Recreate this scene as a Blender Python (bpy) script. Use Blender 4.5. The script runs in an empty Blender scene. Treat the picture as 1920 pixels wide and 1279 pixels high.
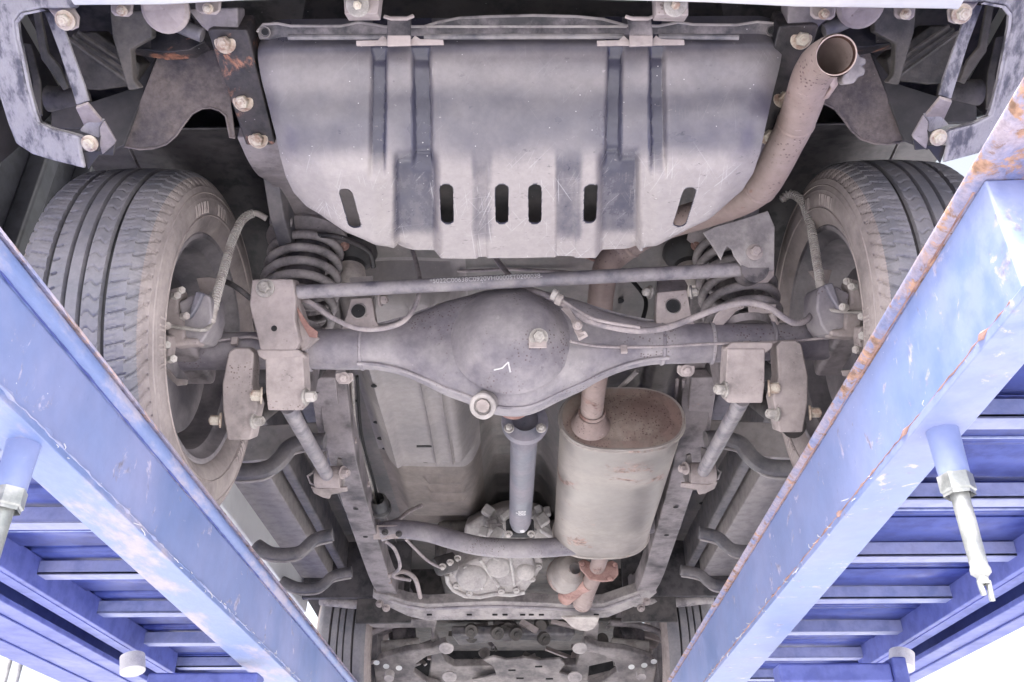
import bpy, math, random
from mathutils import Vector as V, Matrix, noise
R = math.radians
random.seed(5)
S = bpy.context.scene
COL = S.collection

# ------------------------------------------------------------------ camera, sky, sun, exposure
CAM_Z = 1.6                      # the ground lies 1.6 m under the lens; everything is written relative to the lens
F = 1700.0                       # focal length in photograph pixels (1920 wide)
PITCH, YAW, ROLL = R(30.96), R(0.2), R(-0.25)
cam = bpy.data.cameras.new('camera'); camo = bpy.data.objects.new('camera', cam); COL.objects.link(camo)
cam.sensor_fit = 'HORIZONTAL'; cam.sensor_width = 36.0; cam.lens = 36.0 * F / 1920.0
cam.clip_start = 0.02; cam.clip_end = 500
CM = Matrix.Rotation(YAW, 3, 'Z') @ Matrix.Rotation(math.pi/2 + PITCH, 3, 'X') @ Matrix.Rotation(ROLL, 3, 'Z')
camo.matrix_world = CM.to_4x4()
S.camera = camo

SUN_EL, SUN_AZ = R(48), R(200)   # azimuth clockwise from +Y: behind the camera, a little to the left
w = bpy.data.worlds.new('World'); S.world = w; w.use_nodes = True
nt = w.node_tree; bg = nt.nodes['Background']
sky = nt.nodes.new('ShaderNodeTexSky'); sky.sky_type = 'NISHITA'; sky.sun_disc = False
sky.sun_elevation = SUN_EL; sky.sun_rotation = SUN_AZ; sky.air_density = 1.0; sky.dust_density = 6.0; sky.ozone_density = 1.0
hs = nt.nodes.new('ShaderNodeHueSaturation'); hs.inputs['Saturation'].default_value = 0.32
nt.links.new(sky.outputs[0], hs.inputs['Color']); nt.links.new(hs.outputs[0], bg.inputs['Color'])
bg.inputs['Strength'].default_value = 0.15
sl = bpy.data.lights.new('sun', 'SUN'); sl.energy = 2.6; sl.angle = R(12); sl.color = (1, 0.98, 0.965)
so = bpy.data.objects.new('sun', sl); COL.objects.link(so)
sd = V((math.sin(SUN_AZ)*math.cos(SUN_EL), math.cos(SUN_AZ)*math.cos(SUN_EL), math.sin(SUN_EL)))
so.rotation_euler = sd.to_track_quat('Z', 'Y').to_euler()
S.view_settings.view_transform = 'Standard'; S.view_settings.look = 'None'
S.view_settings.exposure = 1.72
S.render.engine = 'CYCLES'
S.cycles.use_denoising = True
S.cycles.max_bounces = 6; S.cycles.diffuse_bounces = 3; S.cycles.caustics_reflective = False; S.cycles.caustics_refractive = False

# ------------------------------------------------------------------ pixel <-> place (photograph pixels)
def ray(px, py): return (CM @ V(((px-960)/F, (639.5-py)/F, -1.0)))
def Y(px, py, y): d = ray(px, py); return d * (y/d.y)
def Z(px, py, z): d = ray(px, py); return d * (z/d.z)
def X(px, py, x): d = ray(px, py); return d * (x/d.x)
def PL(px, py, p0, n): d = ray(px, py); return d * (p0.dot(n)/d.dot(n))
def slope(v1, y1, v2, y2):        # plane parallel to the car's cross axis through two heights of the photo at given distances
    a, b = Y(966, v1, y1), Y(966, v2, y2); a.x = b.x = 0
    n = V((1, 0, 0)).cross(b-a).normalized()
    if n.y > 0: n = -n
    return a, n

# ------------------------------------------------------------------ mesh helper
class MB:
    def __init__(s): s.v = []; s.f = []
    def add(s, vs, fs):
        o = len(s.v); s.v += [tuple(p) for p in vs]; s.f += [tuple(i+o for i in f) for f in fs]; return s
    def box(s, c, size, rot=None):
        m = rot.to_3x3() if rot else Matrix.Identity(3); c = V(c)
        vs = [c + m @ V((x*size[0]/2, y*size[1]/2, z*size[2]/2)) for x in (-1,1) for y in (-1,1) for z in (-1,1)]
        return s.add(vs, [(0,1,3,2),(4,6,7,5),(0,4,5,1),(2,3,7,6),(0,2,6,4),(1,5,7,3)])
    def span(s, a, b): a, b = V(a), V(b); return s.box((a+b)/2, [abs(b[i]-a[i]) for i in range(3)])
    def prism(s, pts, d):          # outline of 3-D points pushed along d
        n = len(pts); pts = [V(p) for p in pts]; d = V(d)
        s.add(pts + [p+d for p in pts], [tuple(range(n))[::-1], tuple(range(n, 2*n))] + [(i, (i+1) % n, n+(i+1) % n, n+i) for i in range(n)]); return s
    def loft(s, rings, caps=True, closed=True):
        n = len(rings[0]); vs = [p for r in rings for p in r]; fs = []
        for k in range(len(rings)-1):
            for i in range(n if closed else n-1):
                j = (i+1) % n; fs.append((k*n+i, k*n+j, (k+1)*n+j, (k+1)*n+i))
        if caps and closed: fs += [tuple(range(n))[::-1], tuple(range((len(rings)-1)*n, len(rings)*n))]
        return s.add(vs, fs)
    def tube(s, pts, r, seg=12, caps=True, flat=1.0):
        pts = [V(p) for p in pts]; n = len(pts); rr = r if isinstance(r, (list, tuple)) else [r]*n
        rings = []; up = None
        for i in range(n):
            t = (pts[min(i+1, n-1)] - pts[max(i-1, 0)]).normalized()
            if up is None: up = t.orthogonal().normalized()
            up = (up - t*up.dot(t)); up = up.normalized() if up.length > 1e-6 else t.orthogonal().normalized()
            b = t.cross(up)
            rings.append([pts[i] + (up*math.cos(2*math.pi*k/seg) + b*math.sin(2*math.pi*k/seg)*flat)*rr[i] for k in range(seg)])
        return s.loft(rings, caps)
    def lathe(s, prof, c, axis, seg=24, caps=False):   # prof: (along axis, radius)
        c = V(c); a = V(axis).normalized(); u = a.orthogonal().normalized(); b = a.cross(u)
        rings = [[c + a*h + (u*math.cos(2*math.pi*k/seg) + b*math.sin(2*math.pi*k/seg))*r for k in range(seg)] for h, r in prof]
        return s.loft(rings, caps)
    def bolt(s, p, ax, r=.009, h=.008, washer=True, shank=.0):
        a = V(ax).normalized(); p = V(p)
        if washer: s.lathe([(-.002, r*1.5), (.0012, r*1.5), (.002, r*1.3), (.002, .0005)], p, a, 20)
        s.lathe([(-shank, r*1.0), (h*.8, r*1.0), (h, r*.86), (h, .0004)], p+a*.0025, a, 6)
        s.lathe([(h, r*.5), (h+.002, r*.5), (h+.002, .0003)], p+a*.0025, a, 10)
        return s
    def build(s, name, mat, parent=None, bevel=0, smooth=38, kind=None, label=None, seg=2):
        me = bpy.data.meshes.new(name); me.from_pydata(s.v, [], s.f); me.update()
        import bmesh
        bm = bmesh.new(); bm.from_mesh(me); bmesh.ops.recalc_face_normals(bm, faces=bm.faces); bm.to_mesh(me); bm.free()
        if smooth:
            me.polygons.foreach_set('use_smooth', [True]*len(me.polygons)); me.set_sharp_from_angle(angle=R(smooth))
        me.materials.append(mat)
        o = bpy.data.objects.new(name, me); COL.objects.link(o)
        if parent:
            o.parent = parent
            if parent.type == 'EMPTY': o.location = -parent.location
        if bevel:
            b = o.modifiers.new('bevel', 'BEVEL'); b.width = bevel; b.segments = seg; b.limit_method = 'ANGLE'; b.angle_limit = R(40); b.harden_normals = True
        if kind: o['kind'] = kind
        if label: o['label'] = label
        return o

def thing(name, label, cat, loc, group=None):
    o = bpy.data.objects.new(name, None); o.location = loc; COL.objects.link(o); o.empty_display_size = .1
    o['label'] = label; o['category'] = cat
    if group: o['group'] = group
    return o
def copy_tree(o, parent):
    c = o.copy(); COL.objects.link(c); c.parent = parent
    for ch in list(o.children): copy_tree(ch, c)
    return c
def mirror(o, dz=0.0, label=None):  # the same part on the other side of the car (the car's middle plane is x = 0)
    c = copy_tree(o, o.parent); c.scale.x = -o.scale.x; c.location.x = -o.location.x; c.location.z += dz
    if label: c['label'] = label
    return c
def cut(o, cutter_mbs):             # really cut openings, then drop the cutters
    for mb in cutter_mbs:
        c = mb.build('cutter', MAT['void'], smooth=0)
        if o.parent: c.location = (0,0,0)
        bpy.context.view_layer.update()
        m = o.modifiers.new('cut', 'BOOLEAN'); m.operation = 'DIFFERENCE'; m.object = c; m.solver = 'EXACT'
        dg = bpy.context.evaluated_depsgraph_get()
        me = bpy.data.meshes.new_from_object(o.evaluated_get(dg)); o.modifiers.clear(); o.data = me
        bpy.data.objects.remove(c)
def smoothpath(pts, n=6):
    pts = [V(p) for p in pts]; out = []
    for i in range(len(pts)-1):
        p0 = pts[max(i-1,0)]; p1 = pts[i]; p2 = pts[i+1]; p3 = pts[min(i+2, len(pts)-1)]
        for k in range(n):
            t = k/n
            out.append(.5*((2*p1)+(p2-p0)*t+(2*p0-5*p1+4*p2-p3)*t*t+(3*p1-p0-3*p2+p3)*t**3))
    out.append(pts[-1]); return out
def lerp(a, b, t): return a+(b-a)*t
def table(tab, v):
    if v <= tab[0][0]: return tab[0][1]
    for (a, x), (b, y) in zip(tab, tab[1:]):
        if v <= b: return lerp(x, y, (v-a)/(b-a))
    return tab[-1][1]
def sst(a, b, x): t = min(1, max(0, (x-a)/(b-a))); return t*t*(3-2*t)

# ------------------------------------------------------------------ materials
MAT = {}
def N(t, ty, **kw):
    n = t.nodes.new(ty)
    for k, v in kw.items():
        if k in n.inputs: n.inputs[k].default_value = v
        else: setattr(n, k, v)
    return n
def grime(name, base, dust, amt=.5, scale=14, rough=.55, metal=0.0, rust=0.0, rustcol=(.16,.065,.03), speck=0.0, speckcol=(.7,.68,.7),
          scratch=0.0, bump=.16, grain=.20, updust=0.0, edge=None, spots=0.0, rustscale=9, contrast=.16, stretch=(1,1,1), sheen=None, chips=.35, attr=False):
    m = bpy.data.materials.new(name); m.use_nodes = True; t = m.node_tree; L = t.links.new
    b = t.nodes['Principled BSDF']
    tc = N(t, 'ShaderNodeTexCoord'); oi = N(t, 'ShaderNodeObjectInfo')
    sc = N(t, 'ShaderNodeVectorMath', operation='SCALE'); L(oi.outputs['Random'], sc.inputs['Scale']); sc.inputs[0].default_value = (7, 11, 5)
    ad = N(t, 'ShaderNodeVectorMath', operation='ADD'); L(tc.outputs['Object'], ad.inputs[0]); L(sc.outputs[0], ad.inputs[1])
    mp = N(t, 'ShaderNodeMapping'); mp.inputs['Scale'].default_value = stretch; L(ad.outputs[0], mp.inputs['Vector'])
    P = mp.outputs[0]
    def nz(s, det=6, ro=.6, vec=P, dist=0):
        n = N(t, 'ShaderNodeTexNoise'); n.inputs['Scale'].default_value = s; n.inputs['Detail'].default_value = det; n.inputs['Roughness'].default_value = ro
        n.inputs['Distortion'].default_value = dist; L(vec, n.inputs['Vector']); return n.outputs['Fac']
    def rng(x, a, c, lo=0., hi=1.):
        r = N(t, 'ShaderNodeMapRange'); r.interpolation_type = 'SMOOTHSTEP'
        for i, q in ((1, a), (2, c), (3, lo), (4, hi)): r.inputs[i].default_value = q
        L(x, r.inputs[0]); return r.outputs[0]
    def mix(f, a, c, bt='MIX'):
        x = N(t, 'ShaderNodeMix', data_type='RGBA', blend_type=bt)
        if isinstance(f, float): x.inputs[0].default_value = f
        else: L(f, x.inputs[0])
        for i, q in ((6, a), (7, c)):
            if isinstance(q, tuple): x.inputs[i].default_value = (*q, 1)
            else: L(q, x.inputs[i])
        return x.outputs[2]
    def mth(op, a, c):
        x = N(t, 'ShaderNodeMath', operation=op); x.use_clamp = True
        for i, q in ((0, a), (1, c)):
            if isinstance(q, (int, float)): x.inputs[i].default_value = q
            else: L(q, x.inputs[i])
        return x.outputs[0]
    big = nz(scale, 7, .65); th = .5 + (.5-amt)*.55
    f = rng(big, th-contrast, th+contrast)
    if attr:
        at = N(t, 'ShaderNodeAttribute'); at.attribute_name = 'dust'; q_ = N(t, 'ShaderNodeMath', operation='MULTIPLY_ADD')  # per-vertex dust with painted reflection bands mixed in
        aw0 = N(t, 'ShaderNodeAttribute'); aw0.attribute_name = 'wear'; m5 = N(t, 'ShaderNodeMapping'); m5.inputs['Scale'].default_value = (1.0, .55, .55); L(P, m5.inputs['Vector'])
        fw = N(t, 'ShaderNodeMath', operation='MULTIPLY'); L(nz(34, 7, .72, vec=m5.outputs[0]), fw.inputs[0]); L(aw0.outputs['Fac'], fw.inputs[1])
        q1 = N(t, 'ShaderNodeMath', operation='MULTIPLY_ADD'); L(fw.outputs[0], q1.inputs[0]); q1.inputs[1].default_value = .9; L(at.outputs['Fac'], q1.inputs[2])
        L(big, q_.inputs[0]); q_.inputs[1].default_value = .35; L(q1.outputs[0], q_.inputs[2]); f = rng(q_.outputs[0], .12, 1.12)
    if edge:                         # caked road dust that starts at a height / distance of its own: (axis, from, to, strength)
        sx = N(t, 'ShaderNodeSeparateXYZ'); L(tc.outputs['Object'], sx.inputs[0])
        wob = mth('MULTIPLY_ADD', nz(9, 4), .12); e = N(t, 'ShaderNodeMath', operation='ADD'); L(sx.outputs[edge[0]], e.inputs[0]); L(nz(11, 5), e.inputs[1])
        e2 = N(t, 'ShaderNodeMath', operation='MULTIPLY_ADD'); L(nz(11, 5), e2.inputs[0]); e2.inputs[1].default_value = .16; L(sx.outputs[edge[0]], e2.inputs[2])
        g = rng(e2.outputs[0], edge[1]+.08, edge[2]+.08)
        f = mth('MULTIPLY', f, mth('ADD', mth('MULTIPLY', g, edge[3]), 1-edge[3]))
    c = mix(f, tuple(base), tuple(dust))
    fine = nz(scale*9, 5, .7); c = mix(float(grain), c, mix(rng(fine, .3, .7), (.25,.25,.26), (1.0,.99,.98)), 'SOFT_LIGHT' if False else 'MULTIPLY') if grain else c
    bl = nz(3.2, 3, .5); c = mix(.22, c, mix(rng(bl, .35, .65), (.62,.60,.66), (1,1,1)), 'MULTIPLY')
    if chips:                        # small scuffs where the dust is gone and the darker metal shows
        m3 = N(t, 'ShaderNodeMapping'); m3.inputs['Scale'].default_value = (1.0, 2.2, .7); L(P, m3.inputs['Vector'])
        ch = mth('MULTIPLY', rng(nz(scale*5, 8, .75, vec=m3.outputs[0]), .60, .66), rng(nz(scale*.8, 3), .42, .6)); c = mix(mth('MULTIPLY', ch, chips), c, tuple(k*.55 for k in base))
        ch2 = rng(nz(scale*7, 6, .7, vec=m3.outputs[0]), .66, .70); c = mix(mth('MULTIPLY', ch2, chips*.5), c, tuple(min(.8, k*1.5) for k in dust))
    if rust:
        rn = nz(rustscale, 8, .7, dist=.6); q = .5 + (.5-rust)*.5; rf = rng(rn, q-.03, q+.05)
        rc = mix(rng(nz(60, 5), .35, .65), tuple(rustcol), tuple(min(1, k*2.6) for k in rustcol)); c = mix(rf, c, rc)
    if spots:
        vo = N(t, 'ShaderNodeTexVoronoi'); vo.inputs['Scale'].default_value = 140; L(P, vo.inputs['Vector'])
        s1 = rng(vo.outputs['Distance'], .16, .30, 1, 0); s2 = rng(nz(7, 3), .60-.2*spots, .72-.2*spots)
        c = mix(mth('MULTIPLY', mth('MULTIPLY', s1, s2), .75), c, (.07,.035,.035))
    if speck:
        vo = N(t, 'ShaderNodeTexVoronoi'); vo.inputs['Scale'].default_value = 70; vo.inputs['Randomness'].default_value = 1; L(ad.outputs[0], vo.inputs['Vector'])
        s1 = rng(vo.outputs['Distance'], .03, .08, 1, 0); s2 = rng(nz(10, 4), .5-.16*speck+.06, .5-.16*speck+.16)
        c = mix(mth('MULTIPLY', mth('MULTIPLY', s1, s2), .9), c, tuple(speckcol))
    if scratch:
        sx = N(t, 'ShaderNodeSeparateXYZ'); L(ad.outputs[0], sx.inputs[0]); dd = N(t, 'ShaderNodeMath', operation='SUBTRACT'); L(sx.outputs[1], dd.inputs[0]); L(sx.outputs[2], dd.inputs[1])
        cx = N(t, 'ShaderNodeCombineXYZ'); L(sx.outputs[0], cx.inputs[0]); L(dd.outputs[0], cx.inputs[1])
        aw = N(t, 'ShaderNodeAttribute'); aw.attribute_name = 'wear'
        for ang, s_ in ((.95, 1.0), (1.25, .9), (1.62, 1.0), (2.05, .8), (.2, .4)):
            m2 = N(t, 'ShaderNodeMapping'); m2.vector_type = 'TEXTURE' if False else 'POINT'
            m1 = N(t, 'ShaderNodeMapping'); m1.inputs['Rotation'].default_value = (0, 0, ang); L(cx.outputs[0], m1.inputs['Vector'])
            m2.inputs['Scale'].default_value = (7, 430, 1); m2.inputs['Location'].default_value = (ang*5, ang*9, 0); L(m1.outputs[0], m2.inputs['Vector'])
            s1 = rng(nz(1.0, 0, .5, vec=m2.outputs[0]), .72, .80); s2 = rng(nz(16, 5), .47, .58)
            k_ = mth('MULTIPLY', mth('MULTIPLY', s1, s2), scratch*s_)
            if attr: k_ = mth('MULTIPLY', k_, mth('MULTIPLY_ADD', aw.outputs['Fac'], 1.0) if False else aw.outputs['Fac'])
            c = mix(k_, c, (.62,.60,.62))
    if chips and not attr:
        ge = N(t, 'ShaderNodeNewGeometry'); c = mix(mth('MULTIPLY', mth('MULTIPLY', rng(ge.outputs['Pointiness'], .53, .60), rng(nz(30, 4), .35, .6)), .45), c, tuple(min(.75, k*1.45) for k in dust))
    L(c, b.inputs['Base Color'])
    rr = N(t, 'ShaderNodeMapRange'); L(f, rr.inputs[0]); rr.inputs[3].default_value = rough; rr.inputs[4].default_value = min(.95, rough+.35); L(rr.outputs[0], b.inputs['Roughness'])
    b.inputs['Metallic'].default_value = metal
    if bump:
        bp = N(t, 'ShaderNodeBump'); bp.inputs['Strength'].default_value = bump; bp.inputs['Distance'].default_value = .004
        L(mix(.5, fine, big), bp.inputs['Height']); L(bp.outputs[0], b.inputs['Normal'])
    MAT[name] = m; return m
DUST = (.44,.405,.395)
grime('mudwall', (.045,.046,.052), (.26,.235,.23), .48, 15, rough=.6, bump=.6, speck=.5, chips=.5)
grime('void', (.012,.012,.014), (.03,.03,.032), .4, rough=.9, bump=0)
grime('axle', (.155,.14,.175), (.40,.37,.38), .52, 8, rough=.38, spots=.55, bump=.2, contrast=.24, chips=.5)
grime('dustmetal', (.17,.155,.165), DUST, .56, 12, rough=.6, bump=.3)
grime('bracket', (.17,.15,.148), (.43,.372,.362), .66, 8, rough=.6, bump=.15, chips=.55, spots=.2, contrast=.2)
grime('darkbracket', (.09,.08,.085), (.33,.30,.29), .5, 9, rough=.5, bump=.2, chips=.6, rust=.08, rustcol=(.16,.08,.05))
grime('frame', (.06,.055,.058), (.33,.295,.305), .60, 9, rough=.45, rust=.14, bump=.35, chips=.6)
grime('framedark', (.018,.018,.022), (.12,.10,.10), .25, 10, rough=.45, rust=.28, rustcol=(.17,.075,.045), speck=.8, bump=.6, rustscale=14)
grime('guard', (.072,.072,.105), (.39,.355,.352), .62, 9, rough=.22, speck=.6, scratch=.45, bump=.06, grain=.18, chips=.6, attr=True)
grime('guardlip', (.05,.05,.06), (.40,.36,.37), .4, 16, rough=.4, speck=.4, bump=.2)
grime('floor', (.19,.185,.18), (.31,.28,.27), .5, 6, rough=.6, bump=.15, speck=.1)
grime('floorlight', (.31,.29,.29), (.40,.365,.36), .5, 5, rough=.6, bump=.12)
grime('floorbrown', (.20,.175,.165), (.33,.285,.265), .5, 5, rough=.7, bump=.15)
grime('floordark', (.03,.03,.033), (.10,.09,.088), .4, 9, rough=.5, bump=.3, speck=.3)
grime('beamdark', (.10,.10,.12), (.27,.25,.25), .45, 9, rough=.4, bump=.2)
grime('mufflercap', (.42,.36,.31), (.26,.18,.16), .55, 7, rough=.45, metal=.3, spots=1.0, bump=.15, chips=.2)
grime('muffler', (.30,.27,.25), (.46,.415,.385), .5, 5, rough=.42, metal=.35, rust=.30, rustcol=(.17,.115,.10), rustscale=6, bump=.12, grain=.15, chips=.35)
grime('pipe', (.27,.195,.175), (.44,.355,.33), .5, 6, rough=.5, metal=.15, spots=.12, bump=.25, rust=.30, rustcol=(.12,.07,.06), rustscale=11, chips=.7, contrast=.25)
grime('flange', (.25,.13,.11), (.42,.27,.24), .5, 18, rough=.8, bump=.6)
grime('pipeinside', (.055,.022,.018), (.12,.05,.03), .5, 25, rough=.9, bump=.3)
grime('zinc', (.30,.28,.26), (.52,.485,.46), .5, 60, rough=.45, metal=.2, bump=.2, grain=.3)
grime('rustybolt', (.34,.22,.17), (.66,.56,.46), .55, 60, rough=.7, bump=.4)
grime('alu', (.36,.335,.33), (.56,.52,.50), .55, 14, rough=.6, metal=.1, bump=.3, grain=.3)
grime('rubber', (.045,.043,.05), (.22,.195,.20), .45, 18, rough=.6, bump=.3)
grime('tread', (.22,.22,.245), (.33,.315,.33), .5, 11, rough=.42, bump=.08, speck=.15, chips=.15)
grime('sidewall', (.19,.165,.165), (.50,.435,.415), .68, 7, rough=.8, bump=.3, contrast=.25)
grime('rim', (.09,.085,.10), (.36,.33,.34), .5, 5, rough=.4, bump=.15)
grime('spring', (.10,.09,.10), (.38,.345,.345), .56, 18, rough=.5, bump=.4)
grime('shaft', (.13,.135,.17), (.24,.22,.25), .5, 9, rough=.38, bump=.1)
grime('rodsteel', (.12,.115,.15), (.36,.33,.335), .45, 22, rough=.40, bump=.2, speck=.3, contrast=.3, chips=.25)
grime('hose', (.42,.37,.35), (.60,.54,.50), .6, 30, rough=.8, bump=.3)
grime('cable', (.20,.18,.20), (.42,.37,.37), .55, 26, rough=.6, bump=.2)
grime('splash', (.065,.06,.075), (.22,.185,.175), .58, 11, rough=.75, bump=1.0, chips=.8, grain=.5, speck=.5, speckcol=(.34,.3,.28))
grime('wellplastic', (.045,.045,.05), (.11,.10,.105), .4, 8, rough=.5, bump=.2)
grime('oldplastic', (.045,.045,.045), (.16,.145,.135), .5, 16, rough=.6, bump=.5, rust=.06)
grime('bumperdirty', (.12,.118,.14), (.38,.365,.38), .56, 30, rough=.45, bump=.2, stretch=(1.6,.55,1), contrast=.08, chips=.7)
grime('whitepaint', (.74,.75,.74), (.66,.65,.64), .3, 4, rough=.3, bump=0, grain=.05, chips=0)
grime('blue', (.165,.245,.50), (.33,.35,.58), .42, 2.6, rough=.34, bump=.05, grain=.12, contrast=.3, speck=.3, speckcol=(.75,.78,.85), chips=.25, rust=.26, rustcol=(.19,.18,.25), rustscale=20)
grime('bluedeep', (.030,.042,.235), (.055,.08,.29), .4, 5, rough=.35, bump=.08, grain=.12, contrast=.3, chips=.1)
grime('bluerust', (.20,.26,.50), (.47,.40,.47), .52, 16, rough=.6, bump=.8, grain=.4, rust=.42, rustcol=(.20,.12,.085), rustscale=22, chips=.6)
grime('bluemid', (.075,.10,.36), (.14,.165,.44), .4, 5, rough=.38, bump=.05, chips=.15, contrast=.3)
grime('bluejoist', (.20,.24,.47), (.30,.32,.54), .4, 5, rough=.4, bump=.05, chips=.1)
grime('blueworn', (.18,.25,.50), (.44,.41,.52), .40, 14, rough=.45, bump=.2, grain=.15, contrast=.09, chips=.2, stretch=(1,.35,1), rust=.03, rustcol=(.35,.16,.12))
grime('chrome', (.36,.38,.37), (.52,.53,.52), .5, 30, rough=.3, metal=.5, bump=.1, grain=.15)
grime('ink', (.62,.60,.62), (.75,.73,.75), .5, 50, rough=.7, bump=0, grain=.3)
grime('darkhose', (.05,.05,.055), (.20,.18,.18), .4, 26, rough=.6)
grime('concrete', (.50,.49,.495), (.60,.59,.59), .5, 1.5, rough=.9, bump=.3, grain=.15)
grime('darksteel', (.012,.012,.016), (.035,.035,.045), .4, 5, rough=.45, bump=.05)
grime('postgrey', (.25,.25,.27), (.35,.35,.36), .4, 5, rough=.5, bump=.05)

# ------------------------------------------------------------------ ground
g = MB(); g.add([(-150,-150,-CAM_Z),(150,-150,-CAM_Z),(150,150,-CAM_Z),(-150,150,-CAM_Z)], [(0,1,2,3)])
g.build('ground', MAT['concrete'], smooth=0, kind='structure', label='pale concrete yard under the car transporter')

# ================================================================== THE CAR
car = thing('off_road_car', 'white off-road car seen from below, dusty underbody between two blue ramps', 'car', (0, 2.9, .52))
def plate(name, px, plane, thick, mat, parent=car, bevel=.002, back=None, **kw):
    p0, n = plane; pts = [PL(x, y, p0, n) for x, y in px]
    d = back if back is not None else -n
    return MB().prism(pts, V(d).normalized()*thick).build(name, MAT[mat], parent, bevel, **kw)
def path(px): return [Y(*p) for p in px]
def bolts(px, plane, ax, mat, parent, r=.009, h=.008, name='bolt', mirror_=False):
    out = []
    for q in px:
        p = PL(q[0], q[1], *plane) if plane else Y(*q[:3])
        out.append(MB().bolt(p, ax, r, h).build(name, MAT[mat], parent, smooth=30))
    return out
DOWN = V((0, -.55, -.83)); REAR = V((0, -1, -.1)).normalized()

# ---- white body shell with wheel arches (mostly out of sight above the chassis)
def side_outline():
    pts = [(.76,1.02)]
    def arch(cy, r):
        for k in range(13):
            a = math.pi - math.pi*k/12; yy = cy + r*math.cos(a); zz = .93 + r*math.sin(a)*1.0
            pts.append((yy, max(.97, zz)))
    arch(1.52, .41); arch(4.2, .41)
    return pts + [(4.95,1.05),(5.0,1.5),(3.9,1.85),(3.2,2.3),(1.0,2.3),(.74,1.7)]
so_ = side_outline()
shell = MB().prism([(-.90, y, z) for y, z in so_], (.03, 0, 0)).build('body_side', MAT['whitepaint'], car, .004)
mirror(shell)
MB().prism([(-.87, y, z) for y, z in [(4.95,1.25),(4.98,1.5),(3.9,1.82),(3.2,2.27),(1.0,2.27),(.76,1.7),(.76,1.42),(4.5,1.42)]], (1.74, 0, 0)).build('body_top', MAT['whitepaint'], car, .004)
# rear floor above the tank: dark
MB().span((-.87,.74,1.34), (.87,1.62,1.37)).build('rear_floor', MAT['floordark'], car)
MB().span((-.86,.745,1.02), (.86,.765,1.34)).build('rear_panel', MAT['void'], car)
for x0, x1 in ((-.902,-.5),):     # wheel-arch liners: half barrels round each rear wheel
    mb = MB(); ring = []
    for k in range(25):
        a = math.pi*(.22+.70*k/24); ring.append((1.52-.400*math.cos(a), .93+.398*math.sin(a)))
    mb.add([(x, y, z) for y, z in ring for x in (x0, x1)], [(2*k, 2*k+1, 2*k+3, 2*k+2) for k in range(24)])
    ln = mb.build('wheel_arch_liner', MAT['wellplastic'], car); ln.modifiers.new('t','SOLIDIFY').thickness = .003
    mirror(ln)
mb = MB(); mb.prism([(-.5, y, z) for y, z in [(1.08,1.36),(1.08,1.14),(1.16,1.22),(1.95,1.25),(2.0,1.05),(2.0,1.36)]], (.012,0,0))
il = mb.build('inner_wing', MAT['mudwall'], car, .002)
mb = MB().prism([(-.487, y, z) for y, z in [(1.30,1.30),(1.30,1.20),(1.42,1.14),(1.62,1.12),(1.66,1.05),(1.70,1.30)]], (.03,0,0)); mb.build('wing_pilaster', MAT['beamdark'], il, .004)
mb = MB().prism([(-.488, y, z) for y, z in [(1.75,1.28),(1.75,1.00),(1.82,.95),(1.90,1.0),(1.95,1.28)]], (.018,0,0)); mb.build('wing_rib', MAT['frame'], il, .006)
MB().lathe([(0,.03),(.012,.026),(.012,.0003)], (-.488,1.22,1.24), (1,0,0), 16).build('drain_grommet', MAT['void'], il)
mirror(il)

MB().prism([(-.868, y, z) for y, z in [(.78,1.30),(.78,.99),(1.12,.985),(1.19,1.14),(1.25,1.30)]], (.008,0,0)).build('fender_tail_liner', MAT['wellplastic'], car, .001)
mirror([o for o in car.children if o.name == 'fender_tail_liner'][0])
# ---- rear bumper
bp = slope(10, .80, 0, .795)
pts = [(-60,-120),(2000,-120),(2000,40),(1812,26),(1790,22),(1500,18),(1330,10),(1180,6),(1000,3),(700,1),(450,6),(300,14),(140,15),(105,14),(-60,20)]
bumper = MB()
prof = [(.80,.0),(.79,.02),(.775,.06),(.77,.2)]
row = [(px, py) for px, py in [(136,15),(140,15),(300,14),(450,6),(700,1),(1000,3),(1180,6),(1330,10),(1500,18),(1790,22),(1800,24)]]
rings = []
for px, py in row:
    p = Y(px, py-6, .80)+V((0,-.010,0)); r_ = []
    for dy, dz in ((.02,.05),(.02,.012),(.012,.002),(0,0),(-.06,.003),(-.11,.012),(-.14,.05),(-.15,.2),(-.15,.34),(.0,.34)): r_.append(p+V((0,dy,dz)))
    rings.append(r_)
bumper.loft(rings, True).build('rear_bumper', MAT['whitepaint'], car, .002)
rb = [o for o in car.children if o.name == 'rear_bumper'][0]
zc = slope(20, .83, 318, 1.02)
corner_px = [(-60,-60),(150,-60),(146,17),(80,17),(40,25),(28,40),(30,62),(40,110),(50,160),(62,205),(70,228),(100,243),(150,256),(152,285),(160,318),(100,303),(60,291),(28,270),(14,235),(0,190),(-40,80)]
cn = plate('bumper_corner', corner_px, zc, .010, 'bumperdirty', rb, .005)
cn2 = mirror(cn); cn2.location.x = 0
# inner return lips of the corner, standing up into the body
mb = MB(); seq = [PL(x, y, *zc) for x, y in corner_px[3:13]]
for a, b in zip(seq, seq[1:]): mb.prism([a, b, b+V((-.004,.008,.012)), a+V((-.004,.008,.012))], (.003,.003,0))
lp = mb.build('corner_lip', MAT['bumperdirty'], rb); mirror(lp)
tp = plate('corner_end_flap', [(153,285),(188,283),(205,262),(216,268),(212,292),(186,290),(165,318)], slope(262,.99,318,1.03), .004, 'wellplastic', rb, .001); mirror(tp)
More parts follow.
